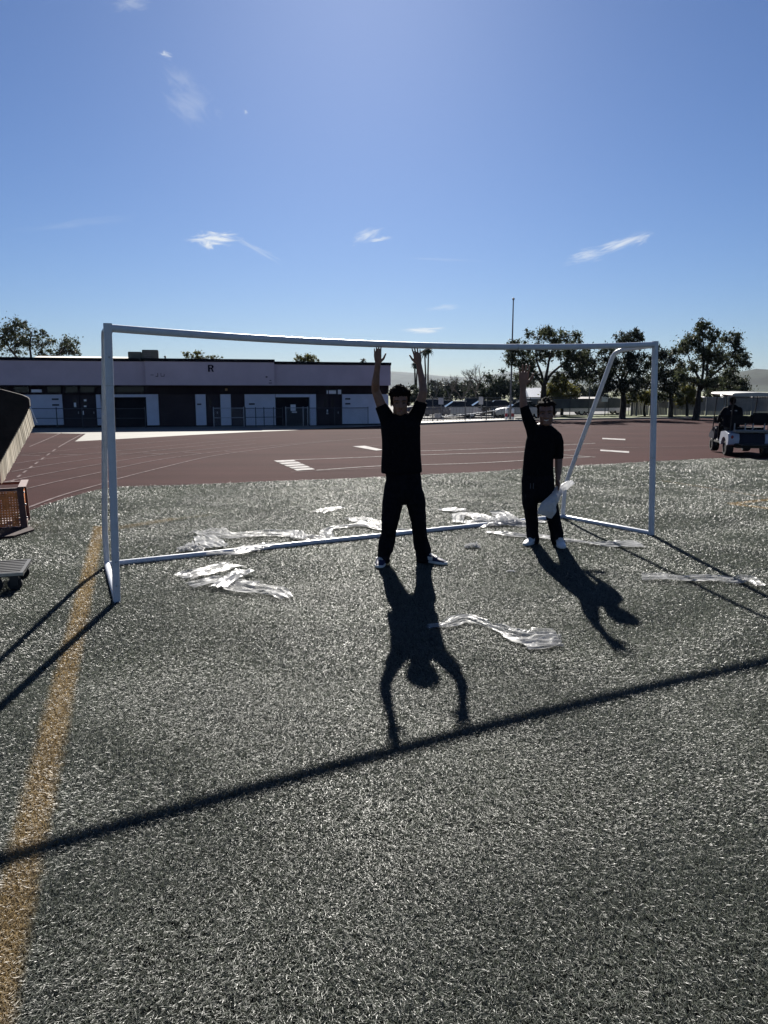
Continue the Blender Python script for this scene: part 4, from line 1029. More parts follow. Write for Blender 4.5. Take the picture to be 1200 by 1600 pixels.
# ------------------------------------------------------------------ school building
def building():
    A, B = gp(0, 669), gp(607, 663.5); A.z = B.z = 0
    e = (A - B).normalized(); n = Vector((e.y, -e.x, 0))
    if n.y > 0: n = -n
    z0 = zg((A.y + B.y) / 2) - .12
    def hit(u, v, d):
        r = ray(u, v); o = Vector((0, 0, HC)); b = B + n * d
        t = (b - o).dot(n) / r.dot(n); q = o + r * t; return (q - b).dot(e), q.z
    def F(s, d, z): return Vector((B.x, B.y, 0)) + e * s + n * d + Vector((0, 0, z))
    root = thing('school_building', 'long low mauve school building with dark band, pale panels and letter R', 'building', F(0, 0, z0))
    def bx(name, s0, s1, d0, d1, za, zb, m, parent=root, bevel=0.0, label=None):
        return obj(name, MB().obox(F(s0, d0, za), e * (s1 - s0), n * (d1 - d0), (0, 0, zb - za)), m, parent, smooth=False, bevel=bevel, label=label)
    def fr(name, u0, v0, u1, v1, d0, d1, m, parent=root, zfloor=False, label=None, bevel=0.0):
        um, vm = (u0 + u1) / 2, (v0 + v1) / 2
        sa, sb = hit(u0, vm, d1)[0], hit(u1, vm, d1)[0]; zt, zb = hit(um, v0, d1)[1], hit(um, v1, d1)[1]
        if zfloor: zb = z0 + .14
        return bx(name, min(sa, sb), max(sa, sb), d0, d1, zb, zt, m, parent, bevel, label)
    OV = .50
    SL = 46.0; s_step0 = hit(228, 600, OV + .3)[0]; s_step1 = hit(429, 600, OV + .3)[0]
    zsof = hit(300, 602, OV)[1]; zpt = hit(300, 565, OV + .3)[1]; zpl = hit(90, 563.5, OV)[1]; zpr = hit(520, 570, OV)[1]
    # body and parapets
    bx('wall', 0, SL, -15, -.45, z0, zsof + .35, M_brown)
    bx('parapet', 0, s_step1 - .003, -15, OV, zsof, zpr, M_stucco); bx('parapet', s_step1, s_step0, -15, OV + .3, zsof, zpt, M_stucco); bx('parapet', s_step0 + .003, SL, -15, OV, zsof, zpl, M_stucco)
    for a, b, d, z in ((-.03, s_step1 - .05, OV + .04, zpr), (s_step1 - .04, s_step0 + .04, OV + .34, zpt), (s_step0 + .05, SL, OV + .04, zpl)):
        bx('cap_flashing', a, b, d - .30, d, z + .002, z + .17, M_cap)
    zb0 = hit(300, 616, 0)[1]
    bx('brown_band', 0, SL, -.449, .03, zb0, zsof - .002, M_band)
    # clerestory lights in the band, left
    for u0, u1 in ((22, 46), (73, 96), (102, 122), (125, 148), (180, 226)):
        w = fr('window', u0, 603.5, u1, 614, .031, .05, M_plinth); 
        obj_ = fr('pane', u0 + 1, 604.5, u1 - 1, 613, .051, .056, M_glass, w)
    fr('wall_light', 49, 608.5, 65, 613, .031, .16, M_white)
    # front wall pieces (each a panel of its own)
    for u0, u1 in ((-30, 98), (151, 158), (306, 322), (345, 361), (383, 430.5), (535, 607)): fr('wall_panel', u0, 616, u1, 664.5 if u0 < 400 else 662, -.449, .0, M_wallw)
    for u0, u1 in ((98.4, 150.6), (248.4, 305.6), (322.4, 344.6), (361.4, 382.6), (494.4, 534.6)): fr('wall_panel', u0, 616, u1, 667, -.449, -.12, M_brown, label='brown painted panel')
    # two recessed entries with pale surrounds
    for u0, u1, uj0, uj1 in ((158.4, 228.6, 229, 248), (431, 484, 484.4, 494)):
        fr('entry_lintel', u0, 616, u1, 620.6, -.449, .02, M_wallw); fr('entry_jamb', uj0, 616, uj1, 664.5, -.449, .03, M_wallw)
        fr('entry_wall', u0, 621, u1, 668, -.449, -.30, M_plinth)
    bx('plinth', 0, SL, -.44, .012, z0 - .05, z0 + .135, M_plinth)
    # doors
    def door(u0, u1, v0, v1, d, win=None):
        dr = fr('door', u0, v0, u1, v1, d, d + .06, M_door)
        if win:
            w = fr('door_window', *win, d + .061, d + .068, M_glass, dr)
        fr('handle', u1 - 3, 643, u1 - 1.8, 646.5, d + .061, d + .12, M_steel, dr)
    door(102, 125, 618, 667, -.12, (115, 623, 119.5, 640)); door(126, 149, 618, 667, -.12, (130, 623, 135, 640))
    door(497, 514, 618, 663.5, -.12, (506, 623, 510, 636)); door(515, 531, 618, 663.5, -.12, (518, 623, 522, 636)); door(324, 342, 618, 665, -.12, (327, 624, 330.5, 634))
    # notices seen on doors and walls
    for u0, v0, u1, v1 in ((131, 624, 135, 627), (115.5, 629, 119, 636), (131, 633.5, 135, 636), (128, 642, 131, 648), (454, 632, 462, 642), (456, 643, 464, 645), (510.5, 640, 512.5, 643), (510, 645, 513, 647)):
        fr('notice', u0, v0, u1, v1, -.055 if u0 < 300 or u0 > 500 else -.299, -.044 if u0 < 300 or u0 > 500 else -.28, M_white)
    for u0, v0, u1, v1 in ((81, 622.5, 91.5, 625), (81.5, 631.5, 92.5, 634), (308, 630.5, 314.5, 632.8), (389, 630, 398, 632.5), (539.5, 622, 547.5, 624.5), (539.5, 629.8, 547.5, 632)):
        fr('plaque', u0, v0, u1, v1, .001, .03, M_plaque)
    # sign over the right door
    sg = fr('sign', 509.5, 608.5, 534, 616.5, .031, .06, M_plaque)
    for u0, u1 in ((510.5, 512.3), (514, 525)): fr('sign_lettering', u0, 610, u1, 615.3, .0605, .068, M_white, sg)
    fr('sign_symbol', 528, 609, 533, 615.8, .0605, .068, M_white, sg)
    fr('wall_lamp', 352, 607, 355.5, 610.5, .031, .15, mat('amber_lens', (.35, .2, .08), .4, .1, 8)); fr('speaker_box', 493, 609, 498, 614, .031, .14, M_plinth)
    # letter R, built from strokes on the raised parapet
    def stroke_letter(name, u, v, h, m, d):
        s0, zt = hit(u, v, d); _, zb = hit(u, v + h, d); H = zt - zb; w = H * .16
        mb = MB(); Q = lambda x, z, dd=0: F(s0 - x * H, d + dd, zb + z * H)
        def bar(pts):
            mb.tube([Q(*p) for p in pts], [(w * .55, .02)] * len(pts), 8, side=None, square=.6)
        for poly in ([(-.06, 0), (.17, 0), (.17, 1), (-.06, 1)],):
            mb.prism([Q(x, z, .001) for x, z in poly], n * .035)
        bowl = [(.17, 1), (.45, 1), (.60, .95), (.68, .84), (.68, .64), (.60, .50), (.46, .44), (.17, .44), (.17, .57), (.42, .57), (.50, .63), (.50, .82), (.42, .87), (.17, .87)]
        k0 = len(mb.v); nb = len(bowl)
        outer, inner = bowl[:8], bowl[8:]
        prs = [((.17, 1), (.17, .87)), ((.45, 1), (.42, .87)), ((.60, .95), (.50, .82)), ((.74, .84), (.50, .78)), ((.74, .64), (.50, .66)), ((.60, .50), (.50, .62)), ((.46, .44), (.42, .57)), ((.17, .44), (.17, .57))]
        for (a, b), (c, dd) in zip(prs[:-1], prs[1:]): mb.prism([Q(*a, .001), Q(*c, .001), Q(*dd, .001), Q(*b, .001)], n * .035)
        mb.prism([Q(.34, .44, .001), Q(.54, .46, .001), Q(.76, 0, .001), Q(.54, 0, .001)], n * .035)
        return obj(name, mb, m, root, smooth=False, label='navy letter R')
    stroke_letter('letter', 325.5, 570, 10.8, M_letter, OV + .30)
    # outline marks left by removed lettering
    em = MB()
    for u0, v0, u1, v1 in ((235, 585.5, 240, 586.3), (243, 587.5, 247, 588.5), (246, 583, 247.2, 588), (251, 582.5, 252, 588.3), (252, 587.5, 257, 588.3), (256, 584, 257, 588)):
        sa, za = hit(u0, v0, OV + .3); sb, zb = hit(u1, v1, OV + .3)
        em.obox(F(sb, OV + .301, zb), e * (sa - sb), n * .006, (0, 0, za - zb))
    obj('lettering_outline', em, M_band, root, smooth=False)
    em = MB()  # small shadow patches on the parapet, put in as dark slivers
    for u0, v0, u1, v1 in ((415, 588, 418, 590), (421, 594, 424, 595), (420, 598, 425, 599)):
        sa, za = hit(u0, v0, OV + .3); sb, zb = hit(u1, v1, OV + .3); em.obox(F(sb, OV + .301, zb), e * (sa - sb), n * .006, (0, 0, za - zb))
    obj('shadow_marks', em, M_band, root, smooth=False)
    # roof top: low cream roof behind, air handlers, vents
    zr = hit(180, 557.5, -6)[1]; sa, sb = hit(60, 558, -6)[0], hit(236, 558, -6)[0]
    pr = MB(); prof = [(-14, zpl - .3), (-6, zr), (-1, zpl + .06), (-1, zpl - .3)]
    pr.prism([F(sb, d, z) for d, z in prof], e * (sa - sb)); obj('raised_roof', pr, M_roof, root, smooth=False)
    def roofbox(name, u0, u1, v0, d, depth, m):
        sa, sb = hit(u0, 556, d)[0], hit(u1, 556, d)[0]; zt = hit((u0 + u1) / 2, v0, d)[1]
        return bx(name, min(sa, sb), max(sa, sb), d - depth, d, zpr - .5, zt, m, bevel=.03)
    h1 = roofbox('air_handler', 200, 221.5, 549.5, -3.2, 1.6, M_hvac); h2 = roofbox('air_handler', 222, 247.5, 546.5, -3.0, 2.0, M_hvac)
    for i in range(4): fr('louvre', 224, 549 + i * 3.0, 236, 550.2 + i * 3.0, -3.0, -2.96, M_steeld, h2)
    for u, v0 in ((258, 556), (386.5, 562)):
        s_, z_ = hit(u, v0, -2.0)
        obj('roof_vent', MB().tube([F(s_, -2, zpr - .4), F(s_, -2, z_ - .08), F(s_, -2, z_ - .07), F(s_, -2, z_)], [.05, .05, .10, .04], 10), M_hvac, root)
    return F, hit, e, n, z0
BF, BH, BE, BN, BZ = building()

# ------------------------------------------------------------------ fences
def chain_mesh(p, q, h, pitch=.11, r=.0022):
    """woven wire as crossing real wires"""
    m = MB(); d = (q - p); L = d.length; d.normalize(); nn = Vector((-d.y, d.x, 0)); k = int((L + h) / pitch)
    def wire(x0, x1, flip):
        a, b = (x0, x1)
        t0 = max(0, -a / h) if a < 0 else 0
        za, zb = 0.0, h
        if a < 0: za = -a; a = 0
        if b > L: zb = h - (b - L); b = L
        if zb - za < .02: return
        A = p + d * (a if not flip else L - a) + Vector((0, 0, .03 + za)); Bq = p + d * (b if not flip else L - b) + Vector((0, 0, .03 + zb))
        o = nn * (r if flip else -r)
        s = d * r * 1.2
        k_ = len(m.v); m.v += [A + o - s, A + o + s, Bq + o + s, Bq + o - s]; m.f.append((k_, k_ + 1, k_ + 2, k_ + 3))
    for i in range(k):
        x = -h + i * pitch; wire(x, x + h, False); wire(x, x + h, True)
    return m
def fence(label, px, h, posts_px, rails=(1.0,), m_post=M_steeld, mesh=True, group=None, postr=.028, name='chain_link_fence', screen=None, pitch=.11):
    pts = [gp(*p) for p in px]; t = thing(name, label, 'fence', pts[0], group=group)
    for a, b in zip(pts[:-1], pts[1:]):
        for f in rails:
            obj('rail', MB().tube([a + Vector((0, 0, h * f)), b + Vector((0, 0, h * f))], .020, 8), m_post, t)
        if mesh:
            w = obj('wire_mesh', chain_mesh(a, b, h - .05, pitch), m_post, t, smooth=False, kind='stuff')
        if screen:
            d = (b - a).normalized(); nn = Vector((-d.y, d.x, 0)) * .05
            obj('screen', MB().obox(a + nn + Vector((0, 0, screen[0])), b - a, nn * .2, (0, 0, screen[1] - screen[0])), M_screen, t, smooth=False)
    for u in posts_px:
        for (pa, a), (pb, b) in zip(zip(px[:-1], pts[:-1]), zip(px[1:], pts[1:])):
            if pa[0] - 1e-3 <= u <= pb[0] + 1e-3:
                # find the point of the segment that stands at column u
                lo, hi = 0.0, 1.0
                for _ in range(40):
                    md = (lo + hi) / 2; q = a.lerp(b, md); yc = q.y * _c - (q.z - HC) * _s
                    if 600 + FPX * q.x / yc < u: lo = md
                    else: hi = md
                q = a.lerp(b, lo); obj('post', MB().tube([q - Vector((0, 0, .05)), q + Vector((0, 0, h + .03))], postr, 8, round_ends=True), m_post, t); break
    return t
fence('dark chain link fence before the left doors of the school building', [(48, 669.5), (228, 669)], 1.12, (50, 90, 130, 172, 228), (.98, .5))
fence('railed gate section between two grey posts before the brown wall', [(334, 667.5), (382, 666.8)], 1.12, (334.5, 381.5), (.98, .48), M_steel)
fence('dark chain link fence in front of the pale panels right of the gate', [(384, 666.7), (443, 665.8)], 1.10, (384, 400, 413, 428, 442), (.98, .5))
fence('pair of grey gate posts with rail in front of the right entry', [(446, 665.8), (481, 665.2)], 1.12, (447, 474, 481), (.98,), M_steel)
fence('dark chain link fence along the right end of the school building', [(482, 665.2), (600, 663.4)], 1.10, (523, 575, 599), (.98,), M_steeld)
fence('metal railing along the pale path behind the man under the bar', [(656, 660.5), (700, 658.8), (745, 657.0), (798, 655.3)], 1.05, tuple(range(658, 790, 5)), (1.0, .12), M_steeld, False, name='railing', postr=.012)
fence('tall chain link fence behind the parking lot path', [(658, 659), (726, 657.5), (798, 654.8)], 1.75, (676, 726.5, 760, 798), (1.0,), M_steeld, True, postr=.04, pitch=.16)
fence('chain link fence with grey screen beyond the grass verge', [(800, 652.5), (880, 650.5), (985, 648.6)], 1.75, (800, 828, 856, 890, 920, 950, 982), (1.0,), M_steeld, True, postr=.035, screen=(.72, 1.62), pitch=.18)
def slat_fence(label, pa, pb, h, u_posts):
    a, b = gp(*pa), gp(*pb); t = thing('slat_fence', label, 'fence', a)
    d = (b - a); L = d.length; d.normalize(); nn = Vector((-d.y, d.x, 0))
    k = len(u_posts) - 1
    for i in range(k + 1):
        q = a + d * L * i / k; obj('post', MB().obox(q - d * .05 - nn * .06, d * .10, nn * .12, (0, 0, h + .06)), M_pole, t, smooth=False)
    for i in range(k):
        q0 = a + d * (L * i / k + .06); q1 = a + d * (L * (i + 1) / k - .06); m = MB(); x = 0; ln = (q1 - q0).length; rn = random.Random(i)
        while x < ln - .05:
            o = q0 + d * x - nn * .012 * rn.random(); m.obox(o + Vector((0, 0, .06)), d * .128, nn * .018, (0, 0, h - .08 - .02 * rn.random())); x += .145
        p_ = obj('slat_panel', m, M_fslat, t, smooth=False, kind='stuff')
        obj('rail', MB().obox(q0 + nn * .02 + Vector((0, 0, h - .06)), q1 - q0, nn * .04, (0, 0, .07)), M_steel, t, smooth=False)
    return t
slat_fence('grey upright slat fence from the goal post towards the golf cart', (986, 649.5), (1132, 649.6), 1.72, range(6))
slat_fence('grey upright slat fence behind the golf cart at the right edge', (1136, 649.6), (1330, 650.5), 1.95, range(6))
# sloping ramp handrail by the parking lot
a, b = gp(690, 658.4), gp(773, 655.2)
hr = thing('handrail', 'pale sloping handrail beside the parking lot path', 'handrail', a)
obj('rail', MB().tube([at(690, 651, a.y), at(735, 647, (a.y + b.y) / 2), at(773, 641.5, b.y)], .03, 8), M_steel, hr)
for u, v, y in ((692, 650.8, a.y), (735, 647, (a.y + b.y) / 2), (771, 641.8, b.y)):
    q = at(u, v, y); obj('post', MB().tube([(q.x, q.y, zg(q.y)), q], .022, 8), M_steel, hr)

# ------------------------------------------------------------------ flagpole, lamps, signs, small buildings
def pole(name, label, cat, u, vb, vt, r0, r1, m=M_pole, top='ball', Y=None):
    b = gp(u, vb) if Y is None else Vector((at(u, vb, Y).x, Y, zg(Y))); tp = at(u + (2.5 if name == 'flagpole' else 0), vt, b.y); t = thing(name, label, cat, b)
    tp.x = b.x + (0 if name != 'flagpole' else 0)
    obj('shaft', MB().tube([b, b.lerp(tp, .5), tp], [r0, (r0 + r1) / 2, r1], 12), m, t)
    obj('base_plate', MB().tube([b, b + Vector((0, 0, .12))], r0 * 1.9, 12), m, t)
    if top == 'ball': obj('finial', MB().ball(tp + Vector((0, 0, .09)), .10), m, t)
    if top == 'lamp':
        arm = tp + Vector((.55, 0, .06)); obj('arm', MB().tube([tp, tp + Vector((.2, 0, .08)), arm], .03, 8), m, t)
        obj('lamp_head', MB().obox(arm + Vector((-.1, -.12, -.06)), (.62, 0, .03), (0, .24, 0), (0, 0, .10)), M_steel, t, bevel=.02)
    return t
pole('flagpole', 'tall bare grey flagpole with ball finial beyond the goal bar', 'flagpole', 797, 656, 469, .085, .045)
pole('lamp_post', 'lamp post with one arm between the right hand trees', 'lamp post', 1055.5, 649, 592, .07, .05, top='lamp')
pole('lamp_post', 'thin lamp post in front of the tree beside the waving man', 'lamp post', 919.5, 650, 592, .06, .05, top='none')
pole('lamp_post', 'short pole with bright cap just right of the near goal post', 'lamp post', 1028, 649, 607, .05, .045, M_steel, 'ball')
pole('lamp_post', 'thin pole below the sloping goal stay', 'lamp post', 994, 650, 601, .04, .035, M_pole, 'none')
def panel_sign(label, u0, u1, v0, v1, vb, m=M_white, name='sign'):
    b = gp((u0 + u1) / 2, vb); t = thing(name, label, 'sign', b); p, q = at(u0, v1, b.y), at(u1, v0, b.y)
    obj('panel', MB().obox((p.x, b.y - .04, p.z), (q.x - p.x, 0, 0), (0, .05, 0), (0, 0, q.z - p.z)), m, t, bevel=.01)
    obj('post', MB().tube([b, (b.x, b.y, q.z - .1)], .04, 8), M_pole, t)
panel_sign('pale square sign on a post over the parked cars, left one', 685, 693, 621.5, 632, 655, mat('pale_sign', (.42, .43, .46), .6, .05, 4)); panel_sign('pale upright sign on a post over the parked cars, right one', 748, 755, 620, 632, 655, mat('pale_sign', (.42, .43, .46)))
panel_sign('white backboard on a post seen through the sloping goal stay', 940, 950, 616, 628, 650, M_white, 'backboard')
panel_sign('grey sign board hung low on the parking fence', 679, 689, 646, 653, 657.5, mat('grey_sign', (.25, .26, .29), .6, .05, 4))
def low_building(label, u0, u1, vt, vb, Y, depth, wall, roofm, pitch=0.0, name='low_building'):
    z = zg(Y); p, q = at(u0, vb, Y), at(u1, vt, Y); t = thing(name, label, 'building', ((p.x + q.x) / 2, Y, z)); H = q.z
    obj('wall', MB().box(p.x, q.x, Y, Y + depth, z, H - .25), wall, t, smooth=False)
    if pitch:
        obj('roof', MB().prism([(p.x - .3, Y - .3, H - .25), (p.x - .3, Y + depth / 2, H + pitch), (p.x - .3, Y + depth + .3, H - .25)], (q.x - p.x + .6, 0, 0)), roofm, t, smooth=False)
    else: obj('roof', MB().box(p.x - .3, q.x + .3, Y - .5, Y + depth + .3, H - .247, H), roofm, t, smooth=False)
    nw = max(2, int((q.x - p.x) / 3.2))
    for i in range(nw):
        x = p.x + (q.x - p.x) * (i + .5) / nw
        w = obj('window', MB().box(x - .6, x + .6, Y - .03, Y - .002, z + 1.0, z + min(2.1, H - z - .5)), M_white, t, smooth=False)
        obj('pane', MB().box(x - .52, x + .52, Y - .036, Y - .031, z + 1.08, z + min(2.02, H - z - .58)), M_glass, w, smooth=False)
M_farw = mat('far_grey_wall', (.16, .15, .16), .8, .1, .6); M_farr = mat('far_pale_roof', (.38, .36, .34), .7, .1, .5); M_fard = mat('far_dark_wall', (.05, .055, .065), .8, .1, .6)
low_building('long low building with pale roof behind the parked cars', 690, 757, 629.5, 655, 92, 9, M_farw, M_farr)
low_building('dark flat roofed shelter building left of the flagpole', 757, 815, 631, 655, 84, 7, M_fard, M_farr)
low_building('small white shed with domed front between waving arm and head', 829, 846, 617, 640, 88, 4, M_white, M_white, .8, 'shed')
low_building('low grey building between bush and sloping stay', 885, 945, 629, 648, 96, 8, M_farw, M_farr, .7)
low_building('long flat grey building behind the golf cart', 1096, 1330, 621, 650, 90, 14, M_farw, M_farr)
# red and white bollards at the foot of the flagpole
for i, (u, lab) in enumerate(((791, 'left'), (801, 'right'))):
    b = gp(u, 656.4); t = thing('bollard', 'short red and white bollard on the %s of the flagpole foot' % lab, 'bollard', b, group='bollards at the flagpole')
    for j, m in enumerate((M_white, mat('red_paint', (.30, .04, .05), .5, .1, 6), M_white)):
        obj('band', MB().tube([b + Vector((0, 0, .27 * j)), b + Vector((0, 0, .27 * (j + 1) - .004))], .11, 10, round_ends=(j == 2)), m, t)

# ------------------------------------------------------------------ parked cars
def car(label, u, Y, rz, paint, suv=False):
    p = at(u, 650, Y); c = thing('parked_car', label, 'car', (p.x, Y, zg(Y) - .012), rz, 'cars in the parking lot')
    h = .18 if suv else 0
    body = [(-2.2, .32), (-2.25, .62), (-2.1, .86 + h * .5), (-1.3, .95 + h * .5), (1.05, .95 + h * .4), (2.0, .80 + h * .4), (2.25, .62), (2.22, .30)]
    obj('body', MB().prism([(-.88, y, z) for y, z in body], (1.76, 0, 0)), paint, c, local=True, bevel=.07)
    cab = [(-1.75 if suv else -1.55, .93 + h * .4), (-1.35 if suv else -.85, 1.42 + h), (.25, 1.45 + h), (1.05, .93 + h * .4)]
    k = MB(); a = [(-.80, y, z) if z < 1.2 else (-.62, y, z) for y, z in cab]; b = [(-x, y, z) for x, y, z in a]
    k.add(a + b, [(0, 1, 2, 3), (7, 6, 5, 4), (0, 4, 5, 1), (1, 5, 6, 2), (2, 6, 7, 3), (3, 7, 4, 0)]); obj('windows', k, M_glass, c, local=True, smooth=False)
    obj('roof', MB().box(-.63, .63, cab[1][0] - .02, cab[2][0] + .04, 1.41 + h, 1.475 + h), paint, c, local=True, bevel=.025)
    for x in (-.86, .74):
        for y in (-1.35, 1.38):
            w = obj('wheel', MB().tube([(x - .0, y, .32), (x + .12, y, .32)], .32, 18, side=(0, 1, 0)), M_black, c, local=True)
            obj('rim', MB().tube([(x - .012, y, .32), (x + .132, y, .32)], .19, 12, side=(0, 1, 0)), M_rim, w, local=True)
    for x in (-.62, .62):
        obj('headlight', MB().ball((x, 2.2, .66), (.17, .06, .08)), M_white, c, local=True); obj('tail_light', MB().ball((x, -2.2, .72), (.16, .05, .08)), MATS['red_lens'], c, local=True)
PA = [mat('car_silver', (.42, .43, .45), .2, .04, 3, .5, .5, coat=.6), mat('car_black', (.015, .015, .018), .15, .05, 3, .5, coat=.8), mat('car_white', (.7, .7, .7), .2, .03, 3, .5, coat=.7), mat('car_blue', (.03, .045, .09), .18, .05, 3, .5, coat=.8)]
for i, (u, Y, rz, pi_, suv, lab) in enumerate(((664, 66, 1.45, 3, True, 'dark blue parked car nearest the standing man’s raised arm'), (690, 72, 1.5, 1, False, 'black parked car left of the low pale sign'),
        (712, 67, 1.62, 0, False, 'silver parked car in the middle of the parking lot'), (733, 74, 1.5, 1, True, 'black high roofed parked car behind the silver one'), (752, 68, 1.6, 1, False, 'black parked car behind the sloping handrail'),
        (776, 72, 1.5, 3, False, 'dark parked car left of the flagpole'), (812, 66, 1.6, 0, False, 'silver parked car just right of the flagpole'), (884, 74, 1.55, 2, False, 'white parked car beyond the fence right of the waving man'), (940, 76, 1.6, 2, True, 'white high roofed car beyond the fence under the trees'))):
    car(lab, u, Y, rz, PA[pi_], suv)

# ------------------------------------------------------------------ trees
def leaves(centres, n, size, seed, droop=0.0):
    """n small leaf faces gathered round sub-clump centres [(point, radius)]"""
    r = np.random.default_rng(seed); C = np.array([tuple(c[0]) for c in centres]); Rr = np.array([c[1] for c in centres]); w = Rr ** 2; w = w / w.sum()
    idx = r.choice(len(C), n, p=w); d = r.normal(0, 1, (n, 3)); d /= np.linalg.norm(d, axis=1)[:, None]; rad = np.abs(r.normal(0, .85, n))
    P = C[idx] + d * (Rr[idx] * rad)[:, None]
    if droop: P[:, 2] -= droop * r.random(n) ** 2 * Rr[idx] * 2
    t = r.normal(0, 1, (n, 3)); t[:, 2] -= .5 + droop; t /= np.linalg.norm(t, axis=1)[:, None]
    s = np.cross(t, r.normal(0, 1, (n, 3))); s /= np.linalg.norm(s, axis=1)[:, None]
    L = size * r.uniform(.6, 1.4, n)[:, None]; Wd = L * .42
    V = np.stack([P - t * L, P + s * Wd, P + t * L, P - s * Wd], 1).reshape(-1, 3); F = np.arange(4 * n).reshape(n, 4); return V, F
def tree(name, label, base, Y, clumps, nleaf, size, lm, trunk_r, fork, seed, bark=M_bark, sub=22, group=None, droop=0.0, fill=.38):
    rn = random.Random(seed); b = at(base[0], base[1], Y); b.z = zg(Y) - .05; t = thing(name, label, 'tree', b, group=group)
    f = at(fork[0], fork[1], Y); s = FPX / Y; wood = MB(); cen = []
    wood.tube(catmull([b, b.lerp(f, .5) + Vector((rn.uniform(-.1, .1), 0, 0)), f], 4), [trunk_r * .68 * (1.25 - .5 * i / 8) for i in range(9)], 10)
    order = sorted(clumps, key=lambda q: q[0]); ng = max(1, min(4, len(order) // 3))
    groups = [order[k * len(order) // ng:(k + 1) * len(order) // ng] for k in range(ng)]
    for grp in groups:
        cu = sum(q[0] for q in grp) / len(grp); cv = min(q[1] for q in grp) * .5 + sum(q[1] for q in grp) / len(grp) * .5
        m_end = at(cu, cv, Y + rn.uniform(-.8, .8)); st0 = b.lerp(f, rn.uniform(.82, 1.0))
        limb = catmull([st0, st0.lerp(m_end, .33) + Vector((rn.uniform(-.25, .25), rn.uniform(-.3, .3), .1)), st0.lerp(m_end, .7) + Vector((rn.uniform(-.25, .25), 0, 0)), m_end], 5)
        wood.tube(limb, [trunk_r * .40 * (1 - .80 * i / (len(limb) - 1)) for i in range(len(limb))], 8)
        for (u, v, ru, rv) in grp:
            c = at(u, v, Y + rn.uniform(-1, 1) * ru / s * .9); R = Vector((ru / s, (ru + rv) / 2 / s, rv / s)) * 1.12
            cand = [q for q in limb[3:] if q.z < c.z + .2] or limb[2:5]
            s0 = min(cand, key=lambda q: (q - c).length + rn.random() * .3)
            path = catmull([s0, s0.lerp(c, .5) + Vector((rn.uniform(-.2, .2), rn.uniform(-.2, .2), .06 * (c - s0).length)), c], 5)
            wood.tube(path, [trunk_r * .17 * (1 - .8 * i / (len(path) - 1)) for i in range(len(path))], 6)
            for k in range(sub):
                d = Vector((rn.gauss(0, 1), rn.gauss(0, 1), rn.gauss(0, 1))).normalized() * rn.random() ** .38
                q = c + Vector((d.x * R.x, d.y * R.y, d.z * R.z)); rad = fill * min(R.x, R.z) * rn.uniform(.55, 1.25); cen.append((q, rad))
                st = path[rn.randint(len(path) // 2, len(path) - 1)]
                wood.tube([st, st.lerp(q, .55) + Vector((0, 0, .05)), q], [trunk_r * .07, trunk_r * .05, trunk_r * .02], 4, caps=False)
    obj('trunk', wood, bark, t)
    V, F = leaves(cen, nleaf, size, seed, droop); lo = np.array(tuple(b)); o = npmesh('crown', V - lo, F, lm); o.parent = t
    return t
tree('leafy_tree', 'spreading tree with open branches above the waving man', (850, 648), 60,
     [(838, 527, 26, 14), (878, 527, 28, 13), (810, 553, 16, 16), (824, 574, 13, 12), (868, 548, 18, 12), (899, 545, 17, 15), (802, 538, 9, 10), (846, 548, 14, 10), (908, 566, 12, 16), (860, 520, 18, 8), (800, 565, 10, 10), (815, 590, 12, 8), (886, 560, 14, 9), (898, 585, 12, 12), (832, 592, 16, 10), (872, 592, 14, 10), (845, 562, 16, 9), (882, 575, 14, 9)], 19500, .09, M_leaf, .36, (850, 600), 21)
tree('leafy_tree', 'dense dark tree behind the sloping goal stay', (972, 649), 62,
     [(985, 530, 22, 13), (960, 540, 20, 12), (930, 562, 24, 15), (970, 566, 28, 20), (1000, 572, 22, 20), (938, 588, 18, 16), (914, 582, 12, 20), (985, 598, 24, 14), (1012, 600, 12, 12), (955, 605, 18, 10), (995, 520, 10, 6), (905, 560, 12, 14), (948, 612, 16, 9), (990, 614, 16, 8)], 21500, .10, M_leafd, .34, (973, 606), 22, droop=.3)
tree('leafy_tree', 'dark narrow tree just right of the near goal post', (1048, 649), 66,
     [(1040, 566, 13, 15), (1030, 590, 14, 18), (1052, 598, 16, 18), (1028, 552, 8, 12), (1045, 616, 20, 10), (1062, 580, 12, 14)], 10000, .11, M_leafd, .25, (1047, 612), 23)
tree('leafy_tree', 'tall airy tree left of the golf cart roof', (1087, 649), 58,
     [(1097, 512, 12, 10), (1084, 527, 14, 11), (1112, 524, 12, 10), (1140, 534, 17, 13), (1068, 548, 15, 14), (1095, 548, 15, 14), (1121, 550, 18, 14), (1150, 557, 15, 12), (1163, 567, 9, 10), (1074, 575, 13, 10), (1106, 576, 17, 11), (1140, 584, 16, 14), (1155, 540, 9, 9), (1088, 598, 12, 8), (1096, 503, 5, 5), (1062, 590, 10, 12), (1120, 606, 16, 9), (1130, 565, 14, 12), (1108, 560, 16, 12), (1075, 596, 14, 9), (1108, 596, 16, 9), (1140, 605, 14, 9)], 19500, .09, M_leaf, .33, (1092, 612), 24)
tree('bushy_tree', 'dark drooping tree behind the golf cart roof', (1135, 640), 74, [(1128, 598, 18, 14), (1150, 603, 18, 14), (1138, 615, 22, 10), (1112, 612, 12, 10)], 8000, .12, M_leafd, .22, (1135, 622), 25, droop=.8)
tree('bushy_tree', 'yellow green bushy tree behind the waving man’s head', (878, 640), 72, [(868, 606, 16, 14), (888, 612, 16, 12), (860, 622, 16, 10), (882, 626, 20, 10), (876, 596, 9, 9)], 9000, .12, M_leafy, .2, (877, 622), 26)
